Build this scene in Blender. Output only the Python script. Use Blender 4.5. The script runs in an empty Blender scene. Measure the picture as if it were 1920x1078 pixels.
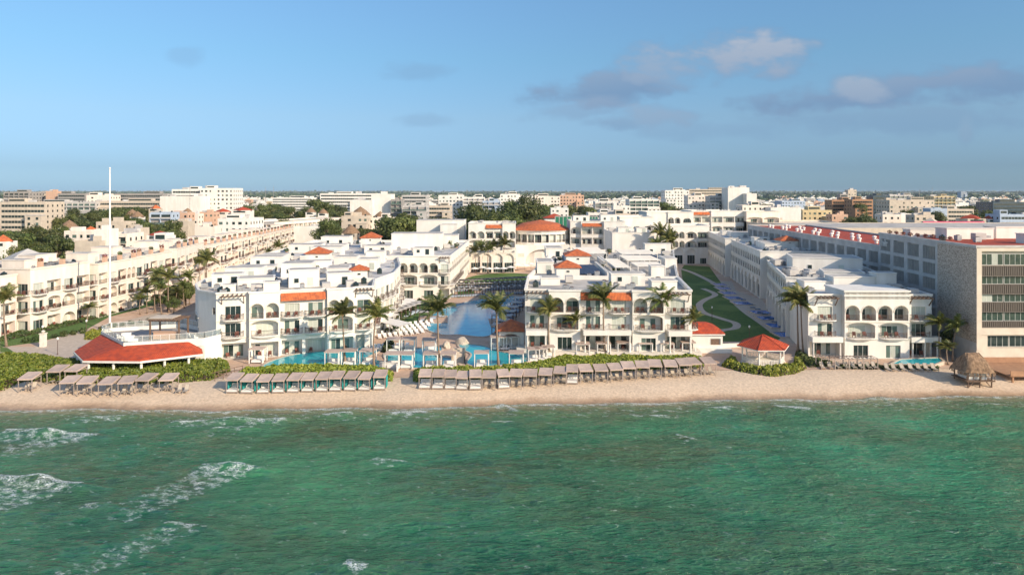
import bpy, math, random
from mathutils import Vector, noise
random.seed(7)
R = random.Random(11)
SC = bpy.context.scene
COL = SC.collection
F, H, HY, G = 1280.0, 32.5, 360.0, 1.5
def P(px, py, z=G):
    Y = F*(H-z)/(py-HY)
    return ((px-960)*Y/F, Y)
def PX(x, y): return 960+F*x/y
def XA(px, Y): return (px-960)*Y/F
def ZT(py, Y): return H-(py-HY)*Y/F
# ---------------------------------------------------------------- materials
def _mat(name):
    m = bpy.data.materials.new(name); m.use_nodes = True
    nt = m.node_tree; b = nt.nodes['Principled BSDF']
    return m, nt, b
def mat(name, c, c2=None, scale=1.0, rough=0.8, bump=0.0, bscale=8.0, detail=5.0, c3=None, scale3=0.15, metal=0.0, spec=0.5, stretch=None, lo=0.35, hi=0.65):
    m, nt, b = _mat(name); N = nt.nodes; L = nt.links
    b.inputs['Roughness'].default_value = rough; b.inputs['Metallic'].default_value = metal
    b.inputs['Specular IOR Level'].default_value = spec
    b.inputs['Base Color'].default_value = (*c, 1)
    geo = N.new('ShaderNodeNewGeometry'); src = geo.outputs['Position']
    if stretch:
        mp = N.new('ShaderNodeMapping'); mp.inputs['Scale'].default_value = stretch
        L.new(src, mp.inputs['Vector']); src = mp.outputs['Vector']
    if c2:
        n = N.new('ShaderNodeTexNoise'); n.inputs['Scale'].default_value = scale; n.inputs['Detail'].default_value = detail
        L.new(src, n.inputs['Vector'])
        r = N.new('ShaderNodeMapRange'); r.inputs['From Min'].default_value = lo; r.inputs['From Max'].default_value = hi
        L.new(n.outputs['Fac'], r.inputs['Value'])
        mx = N.new('ShaderNodeMix'); mx.data_type = 'RGBA'
        mx.inputs['A'].default_value = (*c, 1); mx.inputs['B'].default_value = (*c2, 1)
        L.new(r.outputs['Result'], mx.inputs['Factor']); out = mx.outputs['Result']
        if c3:
            n3 = N.new('ShaderNodeTexNoise'); n3.inputs['Scale'].default_value = scale3; n3.inputs['Detail'].default_value = 4
            L.new(geo.outputs['Position'], n3.inputs['Vector'])
            r3 = N.new('ShaderNodeMapRange'); r3.inputs['From Min'].default_value = .5; r3.inputs['From Max'].default_value = .65
            L.new(n3.outputs['Fac'], r3.inputs['Value'])
            m3 = N.new('ShaderNodeMix'); m3.data_type = 'RGBA'; m3.inputs['B'].default_value = (*c3, 1)
            L.new(out, m3.inputs['A']); L.new(r3.outputs['Result'], m3.inputs['Factor']); out = m3.outputs['Result']
        L.new(out, b.inputs['Base Color'])
    if bump:
        n = N.new('ShaderNodeTexNoise'); n.inputs['Scale'].default_value = bscale; n.inputs['Detail'].default_value = 4
        L.new(src, n.inputs['Vector'])
        bp = N.new('ShaderNodeBump'); bp.inputs['Strength'].default_value = bump; bp.inputs['Distance'].default_value = .1
        L.new(n.outputs['Fac'], bp.inputs['Height']); L.new(bp.outputs['Normal'], b.inputs['Normal'])
    return m
M = {}
M['white'] = mat('white_render', (.78,.755,.70), (.68,.65,.59), .5, .85, stretch=(1,1,.25), c3=(.72,.68,.61), scale3=.2)
M['cream'] = mat('sunwarmed_cream_render', (.80,.72,.63), (.70,.62,.53), .6, .85, stretch=(1,1,.25), c3=(.76,.65,.56), scale3=.15)  # left wing's warm sunlight put into this cream; other cream walls share it
M['trim'] = mat('stone_trim', (.74,.69,.60), (.66,.60,.50), 1.5, .8)
M['roof'] = mat('roof_screed', (.55,.51,.45), (.36,.34,.31), .35, .9, c3=(.33,.32,.31), scale3=.12)
M['roofw'] = mat('white_roof_paint', (.66,.64,.61), (.46,.44,.42), .45, .8, c3=(.34,.33,.33), scale3=.13)
M['glass'] = mat('dark_window_glass', (.02,.035,.035), None, rough=.08, spec=.8)
M['glassg'] = mat('green_window_glass', (.10,.15,.13), None, rough=.08, spec=.8)
M['curtain'] = mat('pale_curtain_behind_glass', (.42,.46,.40), (.55,.57,.50), 3, .25, stretch=(6,6,.3))
M['frame'] = mat('white_window_frame', (.65,.65,.62))
M['iron'] = mat('brown_iron', (.11,.07,.055), None, rough=.5)
M['wood'] = mat('brown_timber', (.19,.12,.08), (.12,.075,.05), 4, .7)
M['redwood'] = mat('red_brown_timber', (.22,.075,.05), (.15,.05,.035), 4, .6)
M['greywood'] = mat('weathered_timber', (.36,.30,.26), (.26,.215,.185), 4, .8)
M['thatch'] = mat('palm_thatch', (.33,.215,.13), (.16,.10,.06), 3, .95, bump=.8, bscale=12, stretch=(1,1,.3))
M['canopy'] = mat('taupe_canopy_fabric', (.50,.385,.32), (.41,.32,.27), 1.5, .9)
M['cushion'] = mat('white_cushion', (.78,.76,.72), (.70,.68,.64), 3, .9)
M['teal'] = mat('teal_curtain', (.02,.30,.29), (.015,.22,.21), 4, .8)
M['mesh'] = mat('tan_sling_fabric', (.45,.39,.31), (.36,.31,.25), 6, .8)
M['bark'] = mat('palm_bark', (.30,.22,.16), (.18,.13,.09), 3, .9, stretch=(1,1,6))
M['tbark'] = mat('tree_bark', (.12,.085,.06), (.07,.05,.035), 3, .9)
M['concrete'] = mat('grey_concrete', (.34,.32,.30), (.25,.235,.22), .6, .9)
M['brick'] = mat('orange_brick', (.42,.24,.14), (.34,.19,.11), 1, .9)
M['bglass'] = mat('blue_facade_glass', (.03,.06,.09), (.05,.09,.12), .5, .15)
M['metal'] = mat('galvanised_metal', (.42,.43,.44), (.30,.31,.32), 2, .45, metal=.5)
M['green'] = mat('green_screen_mesh', (.015,.20,.11), (.02,.15,.08), 1, .7)
M['pink'] = mat('pink_painted_wall', (.75,.14,.24), (.65,.12,.2), .6, .8)
M['peach'] = mat('peach_painted_wall', (.62,.40,.28), (.52,.34,.24), .6, .8)
M['yellow'] = mat('ochre_painted_wall', (.60,.48,.27), (.50,.40,.24), .6, .8)
M['bluewall'] = mat('pale_blue_wall', (.42,.50,.60), (.36,.43,.52), .6, .8)
M['beige'] = mat('beige_wall', (.58,.50,.40), (.48,.41,.33), .5, .85)
M['greyw'] = mat('pale_grey_wall', (.52,.50,.47), (.42,.40,.38), .5, .85)
M['lime'] = mat('light_beige_frame', (.68,.60,.49), (.60,.52,.42), .7, .8)
M['slat'] = mat('grey_brown_slats', (.15,.125,.105), (.10,.085,.07), 3, .6, stretch=(8,8,.2))
M['tealglass'] = mat('dark_green_facade_glass', (.02,.045,.035), (.045,.075,.06), 1.5, .2)
M['bluecush'] = mat('blue_cushion', (.06,.16,.30), (.05,.13,.25), 3, .9)
M['solar'] = mat('solar_panel', (.03,.045,.08), (.05,.07,.11), 2, .25)
M['lawn'] = mat('mown_grass', (.045,.11,.016), (.08,.15,.025), 1.2, .95, bump=.6, bscale=14, c3=(.12,.19,.04), scale3=.08)
M['pave'] = mat('pool_deck_paving', (.56,.39,.28), (.46,.32,.23), 1.2, .85, c3=(.58,.45,.35), scale3=.2)
M['path'] = mat('pale_path_paving', (.52,.44,.36), (.43,.36,.29), 1.5, .85)
M['asphalt'] = mat('asphalt', (.06,.058,.055), (.045,.043,.04), 1, .9)
M['soil'] = mat('planting_soil', (.10,.075,.045), (.06,.07,.03), 1, .95)
def leafmat(name, a, b_, c, tr=.25):
    m, nt, b = _mat(name); N = nt.nodes; L = nt.links
    oi = N.new('ShaderNodeObjectInfo'); geo = N.new('ShaderNodeNewGeometry')
    n = N.new('ShaderNodeTexNoise'); n.inputs['Scale'].default_value = .9; n.inputs['Detail'].default_value = 3
    L.new(geo.outputs['Position'], n.inputs['Vector'])
    w = N.new('ShaderNodeTexWhiteNoise'); w.noise_dimensions = '1D'; L.new(geo.outputs['Random Per Island'], w.inputs['W'])
    ad = N.new('ShaderNodeMath'); ad.operation = 'MULTIPLY_ADD'; ad.inputs[1].default_value = .45; L.new(w.outputs['Value'], ad.inputs[0]); L.new(n.outputs['Fac'], ad.inputs[2])
    cr = N.new('ShaderNodeValToRGB'); e = cr.color_ramp.elements
    e[0].position = .35; e[0].color = (*a, 1); e[1].position = 1.0; e[1].color = (*c, 1)
    k = cr.color_ramp.elements.new(.68); k.color = (*b_, 1)
    L.new(ad.outputs['Value'], cr.inputs['Fac'])
    hs = N.new('ShaderNodeHueSaturation')
    mh = N.new('ShaderNodeMapRange'); mh.inputs['To Min'].default_value = .475; mh.inputs['To Max'].default_value = .515; wn = N.new('ShaderNodeTexWhiteNoise'); wn.noise_dimensions = '1D'; L.new(oi.outputs['Random'], wn.inputs['W']); L.new(wn.outputs['Value'], mh.inputs['Value']); L.new(mh.outputs['Result'], hs.inputs['Hue'])
    mr = N.new('ShaderNodeMapRange'); mr.inputs['To Min'].default_value = .68; mr.inputs['To Max'].default_value = 1.3
    L.new(oi.outputs['Random'], mr.inputs['Value']); L.new(mr.outputs['Result'], hs.inputs['Value']); L.new(cr.outputs['Color'], hs.inputs['Color'])
    L.new(hs.outputs['Color'], b.inputs['Base Color']); b.inputs['Roughness'].default_value = .55
    t = N.new('ShaderNodeBsdfTranslucent'); L.new(hs.outputs['Color'], t.inputs['Color'])
    ms = N.new('ShaderNodeMixShader'); ms.inputs['Fac'].default_value = tr
    L.new(b.outputs['BSDF'], ms.inputs[1]); L.new(t.outputs['BSDF'], ms.inputs[2])
    L.new(ms.outputs['Shader'], N['Material Output'].inputs['Surface'])
    return m
M['palm'] = leafmat('palm_frond', (.045,.075,.018), (.10,.13,.03), (.24,.23,.07))
M['leaf'] = leafmat('tree_foliage', (.040,.065,.018), (.085,.115,.026), (.155,.175,.045))
M['grape'] = leafmat('sea_grape_leaves', (.07,.12,.014), (.20,.26,.022), (.38,.38,.05), .3)
M['farleaf'] = leafmat('distant_forest_leaves', (.018,.035,.016), (.035,.06,.025), (.06,.08,.035), .1)
M['shrub'] = leafmat('dark_shrub_leaves', (.02,.045,.012), (.05,.08,.015), (.10,.13,.03))
M['flower'] = leafmat('red_bougainvillea', (.16,.04,.03), (.30,.06,.06), (.10,.12,.03))
def vary(m, lo=.85, hi=1.15):                                # each object of this cloth slightly lighter or darker
    nt = m.node_tree; b = nt.nodes['Principled BSDF']; l = b.inputs['Base Color'].links[0]; src = l.from_socket
    oi = nt.nodes.new('ShaderNodeObjectInfo'); mr = nt.nodes.new('ShaderNodeMapRange'); mr.inputs['To Min'].default_value = lo; mr.inputs['To Max'].default_value = hi
    hs = nt.nodes.new('ShaderNodeHueSaturation'); nt.links.new(oi.outputs['Random'], mr.inputs['Value']); nt.links.new(mr.outputs['Result'], hs.inputs['Value']); nt.links.new(src, hs.inputs['Color']); nt.links.new(hs.outputs['Color'], b.inputs['Base Color'])
for k_ in ('canopy','mesh','curtain'): vary(M[k_])
def tilemat(name, c, c2):
    m, nt, b = _mat(name); N = nt.nodes; L = nt.links
    geo = N.new('ShaderNodeNewGeometry')
    n = N.new('ShaderNodeTexNoise'); n.inputs['Scale'].default_value = 1.3; n.inputs['Detail'].default_value = 9
    L.new(geo.outputs['Position'], n.inputs['Vector'])
    mx = N.new('ShaderNodeMix'); mx.data_type = 'RGBA'; mx.inputs['A'].default_value = (*c, 1); mx.inputs['B'].default_value = (*c2, 1)
    r = N.new('ShaderNodeMapRange'); r.inputs['From Min'].default_value = .35; r.inputs['From Max'].default_value = .7
    L.new(n.outputs['Fac'], r.inputs['Value']); L.new(r.outputs['Result'], mx.inputs['Factor'])
    # rows of tiles: horizontal bands by height, vertical channels by texture in xy
    sx = N.new('ShaderNodeSeparateXYZ'); L.new(geo.outputs['Position'], sx.inputs['Vector'])
    sn = N.new('ShaderNodeMath'); sn.operation = 'MULTIPLY'; sn.inputs[1].default_value = 38; L.new(sx.outputs['Z'], sn.inputs[0])
    s2 = N.new('ShaderNodeMath'); s2.operation = 'SINE'; L.new(sn.outputs[0], s2.inputs[0])
    a2 = N.new('ShaderNodeMath'); a2.operation = 'MULTIPLY'; a2.inputs[1].default_value = 22; L.new(sx.outputs['X'], a2.inputs[0])
    s3 = N.new('ShaderNodeMath'); s3.operation = 'SINE'; L.new(a2.outputs[0], s3.inputs[0])
    ad = N.new('ShaderNodeMath'); ad.operation = 'ADD'; L.new(s2.outputs[0], ad.inputs[0]); L.new(s3.outputs[0], ad.inputs[1])
    bp = N.new('ShaderNodeBump'); bp.inputs['Strength'].default_value = .5; bp.inputs['Distance'].default_value = .05
    L.new(ad.outputs[0], bp.inputs['Height']); L.new(bp.outputs['Normal'], b.inputs['Normal'])
    L.new(mx.outputs['Result'], b.inputs['Base Color']); b.inputs['Roughness'].default_value = .75
    return m
M['tile'] = tilemat('terracotta_tile', (.60,.155,.045), (.33,.085,.035))
M['redroof'] = tilemat('red_tile', (.47,.066,.018), (.28,.040,.018))
def stonemat():
    m, nt, b = _mat('limestone_cladding'); N = nt.nodes; L = nt.links
    geo = N.new('ShaderNodeNewGeometry'); br = N.new('ShaderNodeTexVoronoi'); br.inputs['Scale'].default_value = 3.6; br.feature = 'F1'
    mp = N.new('ShaderNodeMapping'); mp.inputs['Scale'].default_value = (1,1,2); L.new(geo.outputs['Position'], mp.inputs['Vector']); L.new(mp.outputs['Vector'], br.inputs['Vector'])
    cr = N.new('ShaderNodeValToRGB'); e = cr.color_ramp.elements
    e[0].position = .0; e[0].color = (.60,.50,.40,1); e[1].position = 1; e[1].color = (.27,.215,.17,1)
    sp = N.new('ShaderNodeSeparateColor'); L.new(br.outputs['Color'], sp.inputs['Color']); L.new(sp.outputs['Red'], cr.inputs['Fac'])
    L.new(cr.outputs['Color'], b.inputs['Base Color']); b.inputs['Roughness'].default_value = .9
    return m
M['stone'] = stonemat()
def poolmat(name, c1, c2):
    m, nt, b = _mat(name); N = nt.nodes; L = nt.links
    geo = N.new('ShaderNodeNewGeometry'); n = N.new('ShaderNodeTexNoise'); n.inputs['Scale'].default_value = .35; n.inputs['Detail'].default_value = 3
    L.new(geo.outputs['Position'], n.inputs['Vector'])
    cr = N.new('ShaderNodeValToRGB'); e = cr.color_ramp.elements
    e[0].position = .35; e[0].color = (*c1, 1); e[1].position = .65; e[1].color = (*c2, 1)
    L.new(n.outputs['Fac'], cr.inputs['Fac']); L.new(cr.outputs['Color'], b.inputs['Base Color'])
    b.inputs['Roughness'].default_value = .04; b.inputs['IOR'].default_value = 1.33
    n2 = N.new('ShaderNodeTexNoise'); n2.inputs['Scale'].default_value = 2.5; L.new(geo.outputs['Position'], n2.inputs['Vector'])
    bp = N.new('ShaderNodeBump'); bp.inputs['Strength'].default_value = .12; bp.inputs['Distance'].default_value = .1
    L.new(n2.outputs['Fac'], bp.inputs['Height']); L.new(bp.outputs['Normal'], b.inputs['Normal'])
    return m
M['pool'] = poolmat('pool_water', (.015,.30,.50), (.04,.42,.58))
M['poolg'] = poolmat('turquoise_pool_water', (.015,.33,.40), (.03,.42,.47))
M['poolb'] = poolmat('deep_blue_pool_water', (.015,.13,.50), (.03,.19,.60))
# ---------------------------------------------------------------- mesh builder
class MB:
    def __init__(s, off=(0,0,0)):
        s.v = []; s.f = []; s.m = []; s.off = Vector(off)
    def face(s, pts, mi=0):
        i = len(s.v); s.v += [tuple(Vector(p)-s.off) for p in pts]; s.f.append(tuple(range(i, i+len(pts)))); s.m.append(mi)
    def box(s, x0, y0, z0, x1, y1, z1, mi=0, bottom=True):
        p = [(x0,y0,z0),(x1,y0,z0),(x1,y1,z0),(x0,y1,z0),(x0,y0,z1),(x1,y0,z1),(x1,y1,z1),(x0,y1,z1)]
        i = len(s.v); s.v += [tuple(Vector(q)-s.off) for q in p]
        fs = [(0,1,5,4),(1,2,6,5),(2,3,7,6),(3,0,4,7),(4,5,6,7)] + ([(3,2,1,0)] if bottom else [])
        for f in fs: s.f.append(tuple(i+k for k in f)); s.m.append(mi)
    def fbox(s, fr, u0, u1, w0, w1, z0, z1, mi=0):          # box in a facade frame
        p = [fr(u0,w1,z0),fr(u1,w1,z0),fr(u1,w0,z0),fr(u0,w0,z0),fr(u0,w1,z1),fr(u1,w1,z1),fr(u1,w0,z1),fr(u0,w0,z1)]
        i = len(s.v); s.v += [tuple(Vector(q)-s.off) for q in p]
        for f in [(0,1,5,4),(1,2,6,5),(2,3,7,6),(3,0,4,7),(4,5,6,7),(3,2,1,0)]: s.f.append(tuple(i+k for k in f)); s.m.append(mi)
    def prism(s, poly, z0, z1, mi=0, top=True, mtop=None):
        n = len(poly)
        for i in range(n):
            a, b = poly[i], poly[(i+1)%n]
            s.face([(a[0],a[1],z0),(b[0],b[1],z0),(b[0],b[1],z1),(a[0],a[1],z1)], mi)
        if top: s.face([(p[0],p[1],z1) for p in poly], mi if mtop is None else mtop)
    def bar(s, a, b, r, mi=0):                                # square bar between two points
        a = Vector(a); b = Vector(b); d = (b-a).normalized()
        up = Vector((0,0,1)) if abs(d.z) < .9 else Vector((1,0,0))
        x = d.cross(up).normalized()*r; y = d.cross(x).normalized()*r
        i = len(s.v)
        for q in (a,b):
            for k in (x+y, x-y, -x-y, -x+y): s.v.append(tuple(q+k-s.off))
        for f in [(0,1,5,4),(1,2,6,5),(2,3,7,6),(3,0,4,7),(4,5,6,7),(3,2,1,0)]: s.f.append(tuple(i+k for k in f)); s.m.append(mi)
    def tube(s, pts, rs, n=8, mi=0, cap=True):
        i0 = len(s.v); pts = [Vector(p) for p in pts]
        for k, p in enumerate(pts):
            d = (pts[min(k+1,len(pts)-1)]-pts[max(k-1,0)]).normalized()
            up = Vector((0,0,1)) if abs(d.z) < .9 else Vector((1,0,0))
            x = d.cross(up).normalized(); y = d.cross(x).normalized()
            for j in range(n):
                a = 2*math.pi*j/n; s.v.append(tuple(p+(x*math.cos(a)+y*math.sin(a))*rs[k]-s.off))
        for k in range(len(pts)-1):
            for j in range(n):
                a = i0+k*n+j; b = i0+k*n+(j+1)%n; s.f.append((a,b,b+n,a+n)); s.m.append(mi)
        if cap:
            s.f.append(tuple(i0+(len(pts)-1)*n+j for j in range(n))); s.m.append(mi)
            s.f.append(tuple(i0+j for j in reversed(range(n)))); s.m.append(mi)
    def data(s, name, mats):
        me = bpy.data.meshes.new(name); me.from_pydata(s.v, [], s.f)
        for x in mats: me.materials.append(x)
        me.polygons.foreach_set('material_index', s.m); me.update()
        return me
    def build(s, name, mats, parent=None, smooth=False):
        if not isinstance(mats, (list, tuple)): mats = [mats]
        if not s.v: return None
        me = s.data(name, mats)
        if smooth: me.polygons.foreach_set('use_smooth', [True]*len(me.polygons))
        return link(name, me, parent)
def link(name, me, parent=None, loc=(0,0,0), rz=0, sc=None):
    o = bpy.data.objects.new(name, me); COL.objects.link(o); o.location = loc; o.rotation_euler = (0,0,rz)
    if sc: o.scale = sc if isinstance(sc, tuple) else (sc,)*3
    if parent: o.parent = parent
    return o
AUTO = {}      # labels shared by look-alikes, told apart afterwards by their order in the photo
def tag(o, label, cat, group=None, auto=False):
    o['label'] = label; o['category'] = cat
    if group: o['group'] = group
    if auto: AUTO.setdefault(label, []).append(o)
    return o
def thing(name, label, cat, loc=(0,0,0), rz=0, group=None, auto=False):
    o = bpy.data.objects.new(name, None); COL.objects.link(o); o.location = loc; o.rotation_euler = (0,0,rz); o.empty_display_size = .5
    return tag(o, label, cat, group, auto)
def struct(o, kind='structure'):
    o['kind'] = kind; return o
def kids(o): return KID.get(o.name, [])
def dup(root, loc, rz=0, sc=None, label=None, group=None, auto=False):
    def cp(o, par):
        c = o.copy(); COL.objects.link(c)
        c.parent = par
        for ch in o.children: cp(ch, c)
        return c
    r = cp(root, None); r.location = loc; r.rotation_euler = (0,0,rz)
    if sc: r.scale = sc if isinstance(sc, tuple) else (sc,)*3
    if label: r['label'] = label
    if group: r['group'] = group
    if auto: AUTO.setdefault(r['label'], []).append(r)
    return r
class Proto:                                                 # first use places the built thing itself, later uses copy it
    def __init__(s, root): s.root = root; s.used = False
    def put(s, loc, rz=0, sc=None, label=None, group=None, auto=False):
        if s.used: return dup(s.root, loc, rz, sc, label, group, auto)
        s.used = True; r = s.root; r.location = loc; r.rotation_euler = (0,0,rz)
        if sc: r.scale = sc if isinstance(sc, tuple) else (sc,)*3
        if label: r['label'] = label
        if group: r['group'] = group
        if auto: AUTO.setdefault(r['label'], []).append(r)
        return r
ORD = ['leftmost','second','third','fourth','fifth','sixth','seventh','eighth','ninth','tenth','eleventh','twelfth','thirteenth','fourteenth','fifteenth','sixteenth','seventeenth','eighteenth','nineteenth','twentieth']
def finish_labels():
    for lab, os_ in AUTO.items():
        if len(os_) < 2: continue
        os_.sort(key=lambda o: o.location.x/max(o.location.y, 1))
        n = len(os_)
        for i, o in enumerate(os_):
            if i == 0: t = 'leftmost'
            elif i == n-1: t = 'rightmost'
            elif i <= n//2 and i < 20: t = ORD[i]+' from left'
            elif n-1-i < 20: t = ORD[n-1-i]+' from right'
            else: t = ''
            if t: o['label'] = lab+', '+t
def offset(poly, d):                                         # mitred offset, + is outward for a CCW polygon
    n = len(poly); out = []
    for i in range(n):
        a, b, c = Vector(poly[i-1]), Vector(poly[i]), Vector(poly[(i+1)%n])
        e1 = (b-a).normalized(); e2 = (c-b).normalized()
        n1 = Vector((e1.y,-e1.x)); n2 = Vector((e2.y,-e2.x)); k = 1+n1.dot(n2)
        m = (n1+n2)/max(k, .35)
        out.append(tuple(b+m*d))
    return out
TINT = [(0.0,(.31,.51,.92,1)),(.032,(.275,.405,.68,1)),(.105,(.42,.52,.65,1)),(.19,(.48,.645,.72,1)),(.27,(.57,.74,.82,1)),(.5,(1.1,1.15,1.15,1))]; EXPO = .36; HAZE = 3.6e-5
# ---------------------------------------------------------------- shared facade pieces
CACHE = {}
def win_mesh(w, h, var):
    w = round(w*4)/4; h = round(h*4)/4; key = ('win', w, h, var)
    if key in CACHE: return CACHE[key]
    b = MB(); n = max(1, round(w/1.0)) if w > 1.2 else 1; rr = random.Random(var*7+int(w*10))
    t = .06
    b.box(-w/2, -.08, 0, w/2, -.002, h, 0, True)             # frame slab
    pw = (w-t)/n
    for i in range(n):
        x0 = -w/2+t+i*pw; x1 = -w/2+(i+1)*pw
        mi = (2 if rr.random() < .1 else 4) if var >= 60 else 1 if var >= 50 else rr.choice([1,1,2,2,3]) if n > 1 else rr.choice([1,3,2])
        b.face([(x0,-.085,t),(x1,-.085,t),(x1,-.085,h-t),(x0,-.085,h-t)], mi)
    me = b.data('window', [M['frame'], M['glass'], M['curtain'], M['glassg'], M['tealglass']]); CACHE[key] = me
    return me
def rail_mesh(w):
    w = max(.5, round(w*4)/4); key = ('rail', w)
    if key in CACHE: return CACHE[key]
    b = MB(); b.box(-w/2,-.03,.95,w/2,.03,1.02); b.box(-w/2,-.02,.1,w/2,.02,.14)
    n = int(w/.22)+1
    for i in range(n+1):
        x = -w/2+w*i/n; b.box(x-.02,-.02,0,x+.02,.02,.95, 0, False)
    me = b.data('railing', [M['iron']]); CACHE[key] = me; return me
def balc_pts(w, d):
    return [(w/2*math.cos(math.pi-math.pi*i/10) if True else 0, -d*min(1, 1.35*math.sin(math.pi*i/10))) for i in range(11)]
def balcony_meshes(w, d=1.3):
    w = round(w*4)/4; key = ('balc', w, d)
    if key in CACHE: return CACHE[key]
    pts = balc_pts(w, d); b = MB()
    rings = [(1.0,0),(1.03,-.12),(.92,-.22),(.6,-.5)]
    prev = None
    for s_, z in rings:
        cur = [(x*s_, y*s_, z) for x, y in pts]
        if prev:
            for i in range(10): b.face([cur[i], cur[i+1], prev[i+1], prev[i]])
        else: b.face(cur)
        prev = cur
    slab = b.data('balcony', [M['white']])
    r = MB()
    for i in range(10):
        a, c = pts[i], pts[i+1]
        r.bar((a[0]*.97,a[1]*.97,1.0),(c[0]*.97,c[1]*.97,1.0), .035)
        L_ = math.hypot(c[0]-a[0], c[1]-a[1]); n = max(1, int(L_/.22))
        for k in range(n):
            q = k/n; x = (a[0]+(c[0]-a[0])*q)*.97; y = (a[1]+(c[1]-a[1])*q)*.97
            r.box(x-.02,y-.02,0,x+.02,y+.02,1.0,0,False)
    rail = r.data('railing', [M['iron']])
    CACHE[key] = (slab, rail); return CACHE[key]
def pergola_mesh(w):
    w = round(w*2)/2; key = ('perg', w)
    if key in CACHE: return CACHE[key]
    b = MB(); n = max(3, round(w/.75))
    b.box(-w/2-.2,-1.35,0,w/2+.2,-1.2,.2)
    for i in range(n):
        x = -w/2+w*(i+.5)/n; b.box(x-.09,-1.8,.2,x+.09,.0,.4)
    for x in (-w/2+.1, w/2-.1): b.bar((x,-.05,-1.4),(x,-1.25,0),.07)
    me = b.data('pergola', [M['wood']]); CACHE[key] = me; return me
def plant_mesh(var, m='shrub', n=60, r=.5, leaf=.16):
    key = ('plant', var, m, n)
    if key in CACHE: return CACHE[key]
    b = MB(); rr = random.Random(var)
    leaves(b, rr, (0,0,r*.6), r, n, leaf)
    me = b.data('plant', [M[m]]); CACHE[key] = me; return me
def leaves(b, rr, c, r, n, s, flat=.8):
    for _ in range(n):
        while True:
            d = Vector((rr.uniform(-1,1), rr.uniform(-1,1), rr.uniform(-1,1)))
            if .05 < d.length < 1: break
        k = rr.uniform(.55, 1)
        d = d.normalized()*r*k; p = Vector(c)+Vector((d.x, d.y, d.z*flat))
        t = Vector((rr.uniform(-1,1), rr.uniform(-1,1), rr.uniform(-.6,.6))).normalized()
        nn = (d.normalized()+Vector((rr.uniform(-.8,.8), rr.uniform(-.8,.8), rr.uniform(-.3,.9)))).normalized()
        x = t.cross(nn).normalized()*s*rr.uniform(.6,1.2); y = nn.cross(x).normalized()*s*rr.uniform(.6,1.2)
        b.face([p-x, p-y*.7, p+x, p+y*.7])
def chair_mesh():
    if 'chair' in CACHE: return CACHE['chair']
    b = MB(); b.box(-.3,-.3,.38,.3,.3,.46); b.box(-.3,.24,.46,.3,.3,.98)
    for x in (-.3,.24):
        for y in (-.3,.24): b.box(x,y,0,x+.06,y+.06,.38)
        b.box(x,-.3,.62,x+.06,.24,.68)
    CACHE['chair'] = b.data('patio_chair', [M['redwood']]); return CACHE['chair']
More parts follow.
